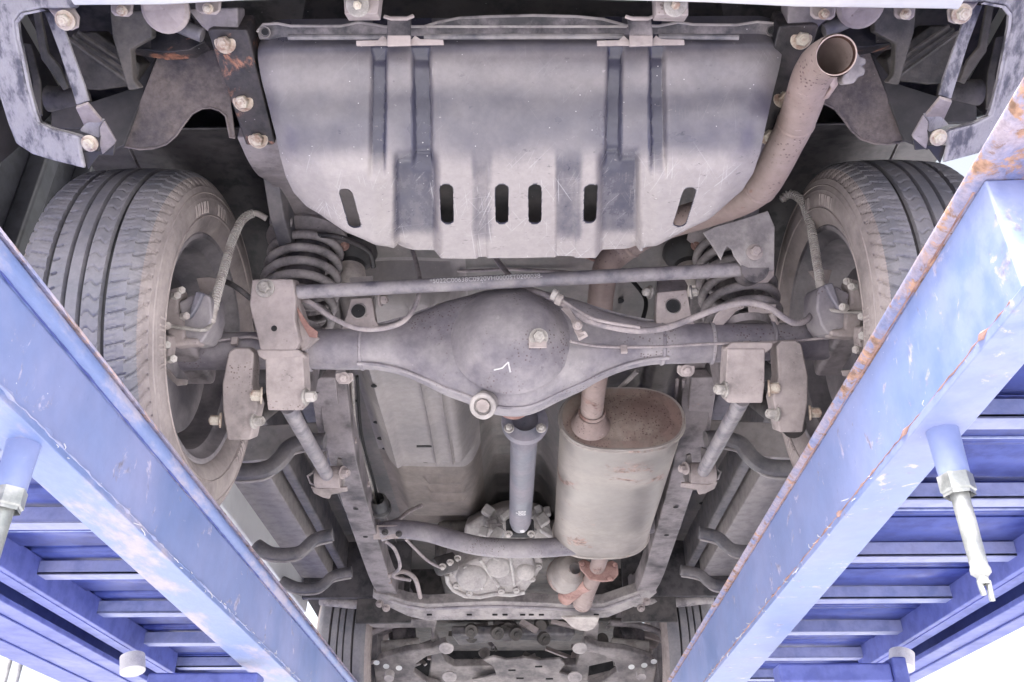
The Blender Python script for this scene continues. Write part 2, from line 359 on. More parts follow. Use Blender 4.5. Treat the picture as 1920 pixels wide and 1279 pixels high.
# stay strap running down to the bumper corner
sp = slope(20, .86, 288, 1.01)
st = plate('bumper_stay', [(82,22),(118,22),(122,60),(140,110),(158,160),(166,189),(143,197),(128,150),(110,95)], sp, .006, 'bumperdirty', car, .0015)
st2 = plate('stay_foot', [(143,197),(166,190),(195,225),(170,224),(160,233)], slope(190,.93,233,.985), .006, 'bracket', st, .0015)
plate('foot_plate', [(148,246),(160,232),(170,223),(195,226),(186,240),(188,254),(185,259)], slope(223,.965,259,.995), .006, 'bumperdirty', st, .0015)
st3 = plate('stay_end', [(195,226),(217,264),(214,270),(191,290),(186,272),(188,256),(186,240)], slope(222,.96,289,1.0), .005, 'frame', st, .0015)
b_ = MB().bolt(PL(168,269,*slope(222,.955,289,.995)), DOWN, .008, .006).build('bolt', MAT['rustybolt'], st)
st4 = plate('stay_top', [(86,12),(135,8),(148,30),(146,50),(132,56),(117,50)], slope(0,.83,60,.85), .005, 'bracket', st, .002)
b_ = MB().bolt(PL(122,38,*slope(0,.825,60,.845)), DOWN, .009, .007).build('bolt', MAT['rustybolt'], st)
mirror(st)
# small bolted tabs that hold the bumper
for px, w_, v in ((228,44,12),(390,50,8),(1545,50,18),(1698,42,18)):
    t_ = plate('bumper_tab', [(px-w_/2,v-14),(px+w_/2,v-14),(px+w_/2-3,v+12),(px+w_/2-12,v+18),(px-w_/2+8,v+16),(px-w_/2,v+8)], slope(0,.84,30,.85), .006, 'bracket', rb, .003)
    MB().bolt(PL(px, v+8, *slope(0,.835,30,.845)), DOWN, .005, .004).build('bolt', MAT['rustybolt'], t_)
for px in (676, 1258):
    s_ = 1 if px < 900 else -1
    t_ = plate('bumper_bracket', [(px-33,-20),(px+37,-20),(px+32,26),(px-30,27)] if s_ > 0 else [(px-30,-20),(px+33,-20),(px+33,29),(px-28,27)], slope(-20,.82,30,.84), .03, 'bracket', rb, .0015)
    MB().lathe([(0,.016),(.003,.016),(.004,.013),(.004,.0005)], PL(px-5 if s_ > 0 else px+8, 9, *slope(-20,.818,30,.838)), DOWN, 22).build('washer', MAT['zinc'], t_)
    MB().bolt(PL(px-5 if s_ > 0 else px+8, 9, *slope(-20,.815,30,.834)), DOWN, .0065, .005, False).build('bolt', MAT['rustybolt'], t_)

# ---- clutter in the dark behind the bumper corner
def dual(o): return o, mirror(o)
dual(plate('quarter_inner_panel', [(0,-30),(300,-30),(300,215),(0,215)], slope(0,1.15,215,1.4), .01, 'oldplastic'))
dual(plate('resonator_box', [(180,60),(262,120),(255,160),(185,170),(120,165),(118,90),(140,60)], slope(50,.98,175,1.06), .05, 'oldplastic', bevel=.004))
for k in range(3):
    dual(MB().tube([Y(128+k*9,72-k*6,.965), Y(238+k*8,150-k*9,1.02)], .0035, 6).build('box_rib', MAT['oldplastic'], car))
dual(plate('tow_gusset', [(205,20),(285,18),(285,70),(245,92),(250,150),(262,165),(240,170),(228,130),(210,70)], slope(15,.90,170,.99), .02, 'oldplastic', bevel=.003))
dual(plate('silencer_shroud', [(240,88),(282,90),(284,20),(272,16),(350,20),(375,70),(385,78),(355,94),(325,97),(300,98)], slope(15,.93,98,.96), .03, 'framedark', bevel=.006))
dual(MB().tube(smoothpath([Y(300,22,.90),Y(330,45,.90),Y(380,66,.91)],5), .011, 10).build('breather_hose', MAT['beamdark'], car))
rr_ = MB(); rr_.lathe([(0,.034),(.006,.034),(.010,.029),(.010,.0005)], Y(312,16,.86), DOWN, 26); dual(rr_.build('reflector_back', MAT['bracket'], car))
dual(MB().tube([Y(92,185,1.10), Y(160,188,1.10)], .022, 14).build('wiring_sleeve', MAT['oldplastic'], car))
dual(plate('inner_rib', [(32,78),(58,82),(75,150),(78,215),(62,220),(60,150),(46,92),(34,92)], slope(78,1.0,220,1.05), .006, 'oldplastic'))
dual(plate('hanger_post', [(60,20),(74,20),(90,100),(112,125),(128,165),(118,170),(95,135),(76,110)], slope(20,.93,170,1.02), .008, 'oldplastic'))
dual(plate('curved_liner', [(96,210),(175,190),(250,165),(296,100),(232,272),(186,290),(160,240),(96,240)], slope(100,1.02,290,1.08), .006, 'wellplastic', bevel=.001))

# splash guard left / right
sg = [(298,97),(330,99),(415,92),(428,150),(441,258),(432,258),(424,218),(412,207),(396,202),(378,203),(360,213),(345,232),(330,254),(312,270),(288,278),(262,280),(232,274),(262,190)]
gL = plate('splash_guard', sg, slope(97,1.00,280,1.10), .004, 'splash', bevel=.0015)
edge = [PL(x, y, *slope(97,1.0,280,1.10)) for x, y in sg[4:17]]
e_ = MB().tube(edge, .0022, 6).build('guard_rim', MAT['splash'], gL); mirror(gL)
# thin bright seam seen behind the tyre
dual(MB().tube([Y(243,278,1.30), Y(271,336,1.42)], .003, 6).build('seam_strip', MAT['dustmetal'], car))

# ---- frame rails: box section that drops, arches over the axle and runs forward
rail_yz = [(.80,1.075),(.95,1.075),(1.12,1.07),(1.24,1.10),(1.36,1.17),(1.52,1.205),(1.70,1.20),(1.88,1.13),(2.05,1.045),(2.2,.99),(2.4,.965),(2.8,.955),(3.45,.955),(3.7,1.0),(4.9,1.02)]
rail_x = [(.8,-.425),(1.15,-.425),(1.6,-.445),(2.2,-.462),(2.6,-.474),(3.3,-.496),(3.6,-.49),(5,-.44)]
def rail_ring(y, z, w2=.037, h=.075):
    x = table(rail_x, y); return [V((x-w2,y,z)), V((x+w2,y,z)), V((x+w2,y,z+h)), V((x-w2,y,z+h))]
ys = smoothpath([(0,y,z) for y, z in rail_yz], 5)
rail = MB().loft([rail_ring(p.y, p.z) for p in ys if p.y >= 1.10]).build('frame_rail', MAT['frame'], car, .004)
for px, py in ((660,735),(630,735),):
    pass
for v, y in ((735,2.02),(860,2.3),(893,2.38)):
    a = Y(0, v, y); xx = table(rail_x, y)+.033
    MB().lathe([(0,.011),(.0006,.011),(.0006,.0003)], (xx, y, a.z+.03), (1,0,0), 18).build('rail_hole', MAT['void'], rail).scale = (1,1,1)
for y in (2.55,2.8,3.05,3.3):
    xx = table(rail_x, y); MB().lathe([(0,.008),(-.0006,.008),(-.0006,.0003)], (xx, y, .9545), (0,0,1), 14).build('rail_hole', MAT['void'], rail)
mirror(rail)
# rear, black rusty end of the rail with three big bolts
plane_end = slope(58,.90,270,1.085)
re_ = plate('rail_end', [(388,58),(398,54),(462,56),(467,68),(516,268),(512,273),(461,273),(457,262)], plane_end, .05, 'framedark', bevel=.003)
cutp = plate('rail_end_step', [(434,172),(486,170),(488,176),(436,178)], slope(172,1.0,178,1.005), .003, 'framedark', re_)
for (px, py) in ((422,80),(456,190),(484,260)):
    MB().bolt(PL(px, py, *plane_end), DOWN, .0105, .010).build('bolt', MAT['rustybolt'], re_)
mirror(re_)
u_ = plate('rail_tip', [(350,16),(445,14),(448,62),(402,56),(392,62),(378,50)], slope(0,.87,62,.905), .04, 'frame', bevel=.003)
mirror(u_)

# ---- tank guard: pressed sheet with grooves, channels, pads and six slots
edgeL = [(60,484),(75,480),(100,481),(150,490),(200,503),(250,514),(300,524),(340,535),(370,550),(395,574),(412,602),(430,640),(452,690),(478,745)]
edgeR = [(60,1470),(75,1471),(100,1470),(150,1459),(200,1447),(250,1438),(300,1428),(340,1414),(370,1394),(395,1364),(412,1336),(430,1296),(452,1256),(478,1206)]
gp = smoothpath([(0,.905,1.125),(0,.905,1.085),(0,.928,1.055),(0,.955,1.0),(0,.975,.958),(0,1.005,.932),(0,1.05,.922),(0,1.15,.917),(0,1.245,.912)], 18)
def prow(p):   # photo row of a point in the car's middle plane
    q = CM.transposed() @ V((0, p.y, p.z)); return 639.5 + F*q.y/q.z*1.0 if False else 639.5 - F*(q.y/-q.z)
NU = 300; gv = []; rows = []
for p in gp:
    v = prow(p); rows.append(v)
def relief(x, v):
    h = 0
    up = 1 - sst(295, 335, v); lo = sst(270, 325, v)
    def grv(c, w, d): return -d*(sst(c-w-5,c-w+2,x)-sst(c+w-2,c+w+5,x))
    top = sst(84, 110, v)
    b = .5*(v-80)/200
    h += up*top*(grv(714-6*math.sin(min(1,b)*3.1), 13, .012) + grv(790+4*math.sin(min(1,b)*3.1), 16, .012))
    h += up*top*(grv(1156-6*math.sin(min(1,b)*3.1), 13, .012) + grv(1232+4*math.sin(min(1,b)*3.1), 13, .012))
    h += lo*(-.018*(sst(736,746,x)-sst(812,830,x)) - .018*(sst(1114,1132,x)-sst(1194,1204,x)))
    # pads left and right and centre ribs
    wl = 560+ (v-290)*.35
    h += .010*lo*(sst(wl-10,wl+45,x)-sst(700,735,x)) + .010*lo*(sst(1206,1236,x)-sst(1365-(v-290)*.35,1410-(v-290)*.35,x))
    h += -.0035*sst(300,340,v)*((sst(893,897,x)-sst(912,916,x)) + (sst(1040,1044,x)-sst(1076,1080,x)))
    h += .004*math.exp(-((v-120)/26)**2)
    h += -.02*sst(90,60,v)
    n = noise.noise(V((x*.012, v*.014, 0)))*.0022 + noise.noise(V((x*.03, v*.03, 3)))*.0006
    return h + n*top
P3 = []
for i, p in enumerate(gp):
    v = rows[i]; a = gp[max(0,i-1)]; b = gp[min(len(gp)-1,i+1)]; t = (b-a).normalized(); nrm = V((0, t.z, -t.y))   # outward (rear / down)
    if nrm.y > 0 and nrm.z > 0: nrm = -nrm
    if nrm.dot(V((0,-1,-1))) < 0: nrm = -nrm
    xl = Y(table(edgeL, v), v, p.y).x; xr = Y(table(edgeR, v), v, p.y).x
    ln = []
    for k in range(NU+1):
        u = k/NU; x = lerp(xl, xr, u); px = lerp(table(edgeL, v), table(edgeR, v), u)
        d = min(u, 1-u)*abs(xr-xl); rnd = -.014*max(0, 1-d/.04)**2.2
        ln.append(V((x, p.y, p.z)) + nrm*(relief(px, v)+rnd))
    P3 += ln
mb = MB(); W = NU+1
mb.add(P3, [(r*W+k, r*W+k+1, (r+1)*W+k+1, (r+1)*W+k) for r in range(len(gp)-1) for k in range(NU)])
DUST_REFL = []; WE = []
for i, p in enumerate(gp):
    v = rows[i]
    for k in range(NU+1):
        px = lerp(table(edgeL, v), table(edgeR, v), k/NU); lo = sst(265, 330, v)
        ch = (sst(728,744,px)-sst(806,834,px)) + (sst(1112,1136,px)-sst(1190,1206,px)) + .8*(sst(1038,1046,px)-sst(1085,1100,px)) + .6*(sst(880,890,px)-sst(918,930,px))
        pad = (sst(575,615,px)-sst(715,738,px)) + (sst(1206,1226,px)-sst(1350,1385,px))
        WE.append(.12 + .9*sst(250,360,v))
        refl_bnd = (1-sst(315,345,v))*sum(sst(c_-w_-4,c_-w_+2,px)-sst(c_+w_-2,c_+w_+4,px) for c_, w_ in ((712,13),(790,16),(1154,13),(1230,13)))  # dark reflections of the tilted groove sides, painted as lower dust values
        DUST_REFL.append(-.46*refl_bnd+.12+.10+.22*sst(92,105,v)*(1-sst(150,190,v)) + lo*(.36 - .86*ch*(1-.8*sst(440,470,v)) + .28*pad) + .25*sst(430,470,v) + .12*noise.noise(V((px*.02, v*.02, 7))))  # pale reflected band painted near the top; the lower rows are dust
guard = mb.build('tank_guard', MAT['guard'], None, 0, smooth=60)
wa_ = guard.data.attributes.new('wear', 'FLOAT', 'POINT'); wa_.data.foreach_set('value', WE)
at_ = guard.data.attributes.new('dust', 'FLOAT', 'POINT'); at_.data.foreach_set('value', DUST_REFL)  # holds real dust plus the painted dark and pale reflections
sm = guard.modifiers.new('thick', 'SOLIDIFY'); sm.thickness = .0025; sm.offset = 0
slots = []
for cx, cy, dx in ((658,380,8),(838,381,1),(941,381,0),(1003,381,0),(1107,380,-1),(1282,377,-9)):
    a = Z(cx-dx, cy-27, .92); b = Z(cx+dx, cy+27, .92); mbs = MB(); ring = []
    dr = (b-a).normalized(); sdv = dr.cross(V((0,0,1))).normalized(); r0 = .0102
    ring = [b + (dr*math.sin(math.pi*q/10) + sdv*math.cos(math.pi*q/10))*r0 for q in range(11)] + [a + (-dr*math.sin(math.pi*q/10) - sdv*math.cos(math.pi*q/10))*r0 for q in range(11)]
    mbs.prism([q-V((0,0,.06)) for q in ring], (0,0,.12)); slots.append((mbs, ring, a, b))
cut(guard, [s[0] for s in slots])
guard.data.polygons.foreach_set('use_smooth', [True]*len(guard.data.polygons)); guard.data.set_sharp_from_angle(angle=R(60))
guard.parent = car; guard.location = -car.location
for _, ring, a, b in slots:
    zc_ = .9195
    # rolled lip round the slot
    MB().tube([q+V((0,0,-.001+(.003 if q.x<0 and False else 0))) for q in ring]+[ring[0]], .0016, 6).build('slot_lip', MAT['guardlip'], guard) if False else None
# dark tank seen through the slots and above the guard
MB().prism([V((-.33,1.02,.955)),V((.33,1.02,.955)),V((.21,1.215,.95)),V((-.21,1.215,.95))], (0,0,.1)).build('fuel_tank', MAT['floordark'], car, .01)
MB().prism([V((-.34,.96,1.05)),V((.34,.96,1.05)),V((.26,1.2,1.05)),V((-.26,1.2,1.05))], (0,0,.2)).build('tank_upper', MAT['floordark'], car, .02)
# bright scrape streaks on the tank inside the slots
# flange plate above the guard
fl = plate('tank_flange', [(486,74),(482,58),(494,46),(520,44),(545,49),(640,49),(672,42),(700,46),(722,50),(795,50),(820,42),(860,34),(920,31),(1000,29),(1080,31),(1130,36),(1175,48),(1235,49),(1272,42),(1300,46),(1380,47),(1420,41),(1452,44),(1463,56),(1459,76)], slope(30,.905,76,.93), .004, 'guardlip', bevel=.0012)
rim_ = MB().tube([PL(x, y, *slope(30,.902,76,.927)) for x, y in [(482,60),(494,46),(520,44),(545,49),(640,49),(672,42),(700,46),(722,50),(795,50),(820,42),(860,34),(920,31),(1000,29),(1080,31),(1130,36),(1175,48),(1235,49),(1272,42),(1300,46),(1380,47),(1420,41),(1452,44),(1463,56)]], .0022, 6).build('flange_rim', MAT['dustmetal'], fl)
for px, py in ((497,60),(1446,57)):
    MB().lathe([(0,.005),(.001,.005),(.001,.0002)], PL(px,py,*slope(30,.899,76,.924)), DOWN, 14).build('flange_hole', MAT['void'], fl)
    MB().lathe([(0,.0062),(.002,.0075),(.001,.0085)], PL(px,py,*slope(30,.901,76,.926)), DOWN, 18).build('hole_collar', MAT['dustmetal'], fl)
MB().tube([Y(540,70,.905), Y(725,69,.905)], .004, 8).build('flange_bead', MAT['beamdark'], fl)
MB().tube([Y(795,69,.905), Y(1170,68,.905)], .004, 8).build('flange_bead', MAT['beamdark'], fl)
MB().tube([Y(1235,68,.905), Y(1385,70,.905)], .004, 8).build('flange_bead', MAT['beamdark'], fl)
MB().tube([Y(800,50,.90), Y(1175,50,.90)], .002, 6).build('seam', MAT['dustmetal'], fl)
for cx, dx in ((748,0),(1200,2)):
    s_ = plate('tank_strap', [(cx-22-dx,30),(cx+22-dx,30),(cx+22+dx,58),(cx+22+dx,85),(cx-22+dx,87),(cx-22+dx,60)], slope(30,.875,87,.892), .004, 'guardlip', bevel=.0015)
    MB().tube([Y(cx-27,31,.874), Y(cx-15,35,.874), Y(cx+15,35,.874), Y(cx+27,30,.874)], .003, 6).build('strap_hook', MAT['bracket'], s_)
    plate('strap_face', [(cx-22+dx,66),(cx+22+dx,66),(cx+22+dx,85),(cx-22+dx,86)], slope(66,.883,86,.890), .004, 'bracket', s_, .001)
    plate('strap_clip', [(cx-81,76),(cx-40,75),(cx-30,66),(cx-22,74),(cx+24,73),(cx+30,66),(cx+40,73),(cx+83,74),(cx+84,84),(cx-80,86)], slope(66,.888,86,.897), .005, 'bracket', s_, .001)

# ---- rear axle housing
AX = -.003
prof = [(-.685,.036,.036,0),(-.56,.037,.037,0),(-.50,.037,.037,0),(-.40,.0385,.0385,0),(-.32,.041,.040,0),(-.27,.043,.042,.001),(-.22,.056,.044,.002),(-.17,.077,.050,.001),(-.13,.095,.056,-.001),(-.09,.108,.062,-.004),(-.05,.124,.067,-.008),(-.015,.126,.07,-.014),(.02,.126,.07,-.014),(.05,.123,.067,-.008),(.09,.106,.062,-.004),(.13,.091,.056,-.001),(.17,.072,.050,.001),(.22,.054,.044,.002),(.27,.042,.042,.001),(.32,.040,.040,0),(.40,.0385,.0385,0),(.50,.037,.037,0),(.56,.037,.037,0),(.69,.036,.036,0)]
sp_ = smoothpath([(a, b, c) for a, b, c, d in prof], 5); sd_ = smoothpath([(a, d, 0) for a, b, c, d in prof], 5)
TL = .0075/.6     # the axle hangs a touch higher on the right
def axz(x): return .900 + TL*x
rings = []
for p, q in zip(sp_, sd_):
    r_ = []
    sq = 1.0 - .32*sst(.05, .10, p.y)
    for k in range(32):
        a = 2*math.pi*k/32; ca, sa = math.cos(a), math.sin(a)
        r_.append(V((p.x+AX, 1.52 + p.z*abs(sa)**sq*(1 if sa > 0 else -1), axz(p.x)+q.y + p.y*abs(ca)**sq*(1 if ca > 0 else -1))))
    rings.append(r_)
axle = MB().loft(rings).build('rear_axle', MAT['axle'], car, smooth=50)
# domed differential cover
DC = Y(958, 652, 1.452)
mb = MB(); R0 = .094
mb.lathe([(-.012,R0*1.22),(-.002,R0*1.12),(.005,R0*1.04),(.013,R0*.97),(.023,R0*.87),(.033,R0*.75),(.042,R0*.59),(.0485,R0*.40),(.052,R0*.2),(.053,.0005)], (DC.x, 1.452, axz(0)-.018), (0,-1,-.05), 48)
dome = mb.build('differential_cover', MAT['axle'], axle)
# flange seam that follows the lower edge of the housing
seam = []
for p, q in zip(sp_, sd_):
    if abs(p.x) < .30: seam.append(V((p.x+AX, 1.505, axz(p.x)+q.y-p.y-.001)))
MB().tube(seam, .0032, 8, flat=1.0).build('housing_seam', MAT['axle'], axle)
MB().tube([V((p.x+AX, 1.505, axz(p.x)+q.y+p.y+.001)) for p, q in zip(sp_, sd_) if abs(p.x) < .30], .003, 6).build('housing_seam', MAT['axle'], axle)
# filler plug with ochre witness mark, drain boss, breather
pd = Y(1010, 633, 1.405)
pl_ = MB().bolt(pd, (0.05,-1,-.35), .0115, .010).build('filler_plug', MAT['zinc'], axle)
MB().span((pd.x-.018,pd.y+.001,pd.z-.020),(pd.x+.014,pd.y+.004,pd.z+.002)).build('plug_mark', MAT['bracket'], pl_)
dp = Y(905, 762, 1.47)
MB().lathe([(-.05,.022),(-.012,.024),(0,.0245),(.002,.022),(.002,.0165),(-.006,.0160),(-.006,.0005)], dp, (-.15,-.72,-.62), 30).build('drain_boss', MAT['dustmetal'], axle)
MB().lathe([(0,.013),(.004,.0128),(.004,.0003)], dp+V((-.15,-.72,-.62)).normalized()*(-.006), (-.15,-.72,-.62), 8).build('drain_plug', MAT['bracket'], axle)
MB().lathe([(0,.007),(.022,.007),(.024,.004),(.024,.0003)], Y(828,590,1.52), (-.4,-.2,1), 8).build('breather', MAT['rustybolt'], axle)
# chalk tick on the cover
def on_dome(px, py):
    c = V((DC.x, 1.452, axz(0)+.008)); d = ray(px, py)
    return Y(px, py, 1.452-.0500 if py < 700 else 1.452-.040)
ck = MB().tube([Y(926,694,1.396), Y(942,690,1.394), Y(953,679,1.390)], .0014, 5).tube([Y(953,679,1.390), Y(957,698,1.396)], .0016, 5)
ck.build('chalk_tick', MAT['ink'], axle)
# welded collar seams on the tube
for px in (676, 1245, 578, 1340, 1455):
    x = Y(px, 655, 1.5).x
    MB().lathe([(-.004,.0405),(-.002,.0425),(.002,.0425),(.004,.0405)], (x, 1.52, axz(x)), (1,0,0), 32).build('weld_ring', MAT['axle'], axle)

# pinion nose, yoke, drive shaft
MB().lathe([(0,.075),(.05,.062),(.09,.05),(.14,.044),(.19,.040)], (AX,1.56,.885), (0,1,.05), 32).build('pinion_nose', MAT['flange'], axle)
sh = MB(); ya, yb = Y(984,792,1.87), Y(975,985,2.62)
sax = (yb-ya).normalized()
shaft = MB().lathe([(.075,.020),(.09,.031),(.10,.0325),(.55,.0325),(.70,.0325),(.74,.028),(.76,.02)], ya, sax, 32).build('drive_shaft', MAT['shaft'], car)
MB().lathe([(-.02,.030),(-.012,.052),(0,.054),(.004,.054),(.006,.044),(.006,.001)], ya, sax, 32).build('companion_flange', MAT['shaft'], shaft)
MB().lathe([(.008,.050),(.014,.052),(.018,.050),(.030,.034),(.06,.024),(.08,.024)], ya, sax, 24).build('yoke', MAT['shaft'], shaft)
for s_ in (-1, 1):
    MB().tube([ya+sax*.016+V((s_*.030,-.01,-.018)), ya+sax*.075+V((s_*.020,0,-.012))], .006, 8).build('yoke_ear', MAT['shaft'], shaft)
    MB().bolt(ya+V((s_*.036,-.028,-.028)), (0,-1,0), .0075, .010, True).build('bolt', MAT['zinc'], shaft)
MB().box(ya+sax*.78, (.085,.045,.05)).build('front_yoke', MAT['void'], shaft, .008)
for s_ in (-1, 1): MB().bolt(ya+sax*.79+V((s_*.034,-.03,-.024)), (0,-.6,-1), .008, .009).build('bolt', MAT['zinc'], shaft)
MB().lathe([(0,.008),(.003,.007),(.003,.0003)], ya+sax*.70+V((.006,0,-.033)), (0,-.2,-1), 10).build('paint_dot', MAT['ink'], shaft)
def text(body, size, loc, xdir, ydir, mat, parent, name):
    cu = bpy.data.curves.new(name, 'FONT'); cu.body = body; cu.size = size; cu.extrude = .0002; cu.align_x = 'CENTER'; cu.align_y = 'CENTER'
    o = bpy.data.objects.new(name, cu); COL.objects.link(o); bpy.context.view_layer.update()
    me = bpy.data.meshes.new_from_object(o.evaluated_get(bpy.context.evaluated_depsgraph_get())); bpy.data.objects.remove(o)
    x = V(xdir).normalized(); z = x.cross(V(ydir)).normalized(); y = z.cross(x)
    M = Matrix((x, y, z)).transposed().to_4x4(); M.translation = V(loc)
    me.transform(M); me.materials.clear(); me.materials.append(mat)
    o = bpy.data.objects.new(name, me); COL.objects.link(o); o.parent = parent
    return o
pt = ya+sax*.545; n_ = V((0,-.5,-.87)); text('BJ8', .030, pt+V((.001,-.004,-.0334)), sax, V((1,0,0)), MAT['ink'], shaft, 'stencil')

# ---- lateral rod with its printed number
ra, rb_ = Y(536,549,1.415), Y(1398,505,1.40)
rod = MB().tube([ra, lerp(ra,rb_,.5), rb_], .0135, 20).build('lateral_rod', MAT['rodsteel'], car)
rd = (rb_-ra).normalized(); mid = Y(912,522,1.41); t_ = (mid-ra).dot(rd); mid = ra + rd*t_
nn = V((0,-.86,-.10)).normalized(); nn = (nn - rd*nn.dot(rd)).normalized()
text('*5022C00638C0920VH0000ST0200038-', .0128, mid+nn*.0142+V((0,-.0005,.0005)), rd, nn.cross(rd)*-1 if nn.cross(rd).z < 0 else nn.cross(rd), MAT['ink'], rod, 'printed_number').scale = (1,1,1)
# left tower bracket on the axle
tb = plate('rod_bracket', [(472,524),(549,523),(555,560),(553,600),(562,640),(556,658),(488,660),(482,632),(467,572)], slope(524,1.385,660,1.455), .05, 'bracket', bevel=.004)
plate('bracket_side', [(552,566),(560,566),(576,616),(596,632),(588,640),(566,658),(558,640)], slope(566,1.43,658,1.47), .04, 'bracket', tb, .002)
MB().bolt(PL(497,540,*slope(524,1.383,660,1.453)), (0,-.9,-.35), .0115, .010).build('bolt', MAT['zinc'], tb)
MB().lathe([(0,.0055),(.0008,.0055),(.0008,.0002)], PL(514,616,*slope(524,1.384,660,1.454)), (0,-.9,-.35), 14).build('bracket_hole', MAT['void'], tb)
plate('bracket_gusset', [(553,568),(560,580),(580,610),(596,622),(594,634),(580,632),(562,600)], slope(568,1.42,634,1.45), .004, 'flange', tb, .001)
# right hanger bracket on the frame
hb = plate('rod_hanger', [(1318,436),(1340,425),(1400,408),(1440,395),(1453,425),(1452,508),(1440,508),(1405,505),(1388,497),(1376,480),(1372,468),(1364,462),(1358,472),(1352,488),(1336,462)], slope(395,1.33,510,1.385), .006, 'dustmetal', bevel=.002)
plate('hanger_back', [(1376,508),(1405,532),(1440,530),(1452,518),(1452,500),(1380,500)], slope(500,1.41,532,1.43), .006, 'bracket', hb, .002)
MB().lathe([(-.03,.026),(.03,.026)], Y(1408,508,1.41), (0,-1,-.5), 24, True).build('rod_bush', MAT['rubber'], hb)
MB().bolt(PL(1415,473,*slope(395,1.328,510,1.383)), (0,-.9,-.35), .010, .011).build('bolt', MAT['bracket'], hb)

# ---- axle brackets
def axle_bracket(kind, right=False):
    f = (lambda p: [(1936-x-8, y-13) for x, y in p]) if right else (lambda p: p)
def fl_(p, r): return [(1932-x, y-14) for x, y in p] if r else p
for r in (False, True):
    sgn = -1 if not r else 1
    # saddle that holds the lower arm
    a_ = plate('lower_arm_bracket', fl_([(497,668),(568,668),(572,735),(568,770),(502,770),(498,735)], r), slope(668,1.455,770,1.52), .05, 'bracket', bevel=.003)
    plate('saddle', fl_([(480,655),(560,655),(572,666),(566,674),(496,675),(484,668)], r), slope(655,1.45,675,1.458), .03, 'bracket', a_, .004)
    for px, py in ((491,742),(571,744)): MB().bolt(Y(*fl_([(px+(3 if px>531 else -1),py)], r)[0], 1.50), ((1 if px > 531 else -1)*(-1 if r else 1), -.25, -.1), .0105, .016, True).build('bolt', MAT['zinc' if px > 500 else 'rustybolt'], a_)
    # outer shock mount
    s_ = plate('shock_bracket', fl_([(428,660),(440,652),(466,652),(476,662),(472,720),(483,760),(470,825),(426,825),(417,770),(416,720)], r), slope(652,1.46,825,1.55), .05, 'bracket', bevel=.004)
    for px, py in ((414,788),(474,790)): MB().bolt(Y(*fl_([(px+(3 if px>445 else -1),py)], r)[0], 1.53), ((1 if px > 445 else -1)*(1 if not r else -1), -.25, -.1), .0095, .016, True).build('bolt', MAT['zinc' if px > 450 else 'rustybolt'], s_)
    # upper arm bracket with a round hole
    sh_ = (0 if not r else 1)
    pts = [(658,560),(697,557),(704,600),(712,613),(704,624),(690,628),(628,640),(640,618),(650,590)] if not r else [(1232,548),(1288,543),(1296,590),(1309,626),(1262,632),(1230,624),(1230,590)]
    u_ = plate('upper_arm_bracket', pts, slope(555,1.47,640,1.50), .03, 'bracket', bevel=.002)
    c_ = (672,583,14) if not r else (1262,574,13)
    cc = PL(c_[0], c_[1], *slope(555,1.468,640,1.498))
    MB().lathe([(0,.0135),(.0006,.0135),(.0006,.0003)], cc, (0,-.9,-.3), 26).build('bracket_hole', MAT['void'], u_)
    MB().lathe([(-.001,.0135),(.001,.0145),(-.001,.0160)], cc, (0,-.9,-.3), 26).build('hole_rim', MAT['dustmetal'], u_)
    if r:
        plate('arm_clevis', [(1232,526),(1238,520),(1284,524),(1290,535),(1288,550),(1234,552)], slope(520,1.49,552,1.47), .03, 'frame', u_, .002)
        for px in (1218, 1296): MB().bolt(Y(px,548,1.47), ((1 if px > 1250 else -1),-.3,-.1), .009, .010).build('bolt', MAT['zinc'], u_)
    else:
        plate('arm_clevis', [(655,520),(700,516),(702,560),(656,562)], slope(516,1.52,562,1.50), .03, 'dustmetal', u_, .002)
        MB().bolt(Y(714,562,1.47), (1,-.2,-.1), .009, .010).build('bolt', MAT['bracket'], u_)
    t_ = plate('stabiliser_tab', fl_([(629,700),(661,699),(662,712),(654,720),(636,720),(629,712)], r), slope(699,1.50,720,1.51), .008, 'bracket', bevel=.002)
    MB().bolt(Y(*fl_([(645,709)], r)[0], 1.492), (0,-.8,-.6), .0075, .007).build('bolt', MAT['bracket'], t_)

# ---- springs with rubber seats and bump stop
def spring(cx, lab):
    c = Y(cx, 530, 1.54); x0 = c.x; parts = []
    pts = []; turns = 6.0; n = int(turns*28)
    for i in range(n+1):
        t = i/n; a = turns*2*math.pi*t + 1.0; rr = .074 - .006*abs(t-.5)
        pts.append((x0+rr*math.cos(a), 1.545+.02*t+rr*math.sin(a), .955+.215*t))
    s = MB().tube(pts, .0092, 10).build('coil_spring', MAT['spring'], car)
    MB().lathe([(0,.085),(-.012,.088),(-.02,.080),(-.03,.062),(-.035,.03),(-.035,.001)], (x0,1.565,1.205), (0,0,1), 30).build('spring_seat', MAT['frame'], s)
    MB().lathe([(0,.060),(.014,.066),(.02,.055),(.03,.045),(.03,.001)], (x0,1.545,.935), (0,0,1), 30).build('lower_seat', MAT['frame'], s)
    MB().lathe([(0,.052),(-.03,.054),(-.06,.045),(-.10,.047),(-.14,.036),(-.16,.001)], (x0,1.56,1.19), (0,0,1), 24).build('bump_stop', MAT['rubber'], s)
    return s
s1 = spring(560, 'l'); s2 = spring(1384, 'r')
# spring perch plates on the axle
plate('spring_perch', [(1335,606),(1342,590),(1360,574),(1388,567),(1394,566),(1396,578),(1380,584),(1366,600),(1352,615)], slope(566,1.46,615,1.49), .004, 'bracket')
plate('spring_perch', [(1402,572),(1456,570),(1452,588),(1404,588)], slope(570,1.47,588,1.48), .004, 'bracket')
MB().tube([Y(1446,588,1.48), Y(1460,618,1.50)], .006, 8).build('perch_stay', MAT['bracket'], car)
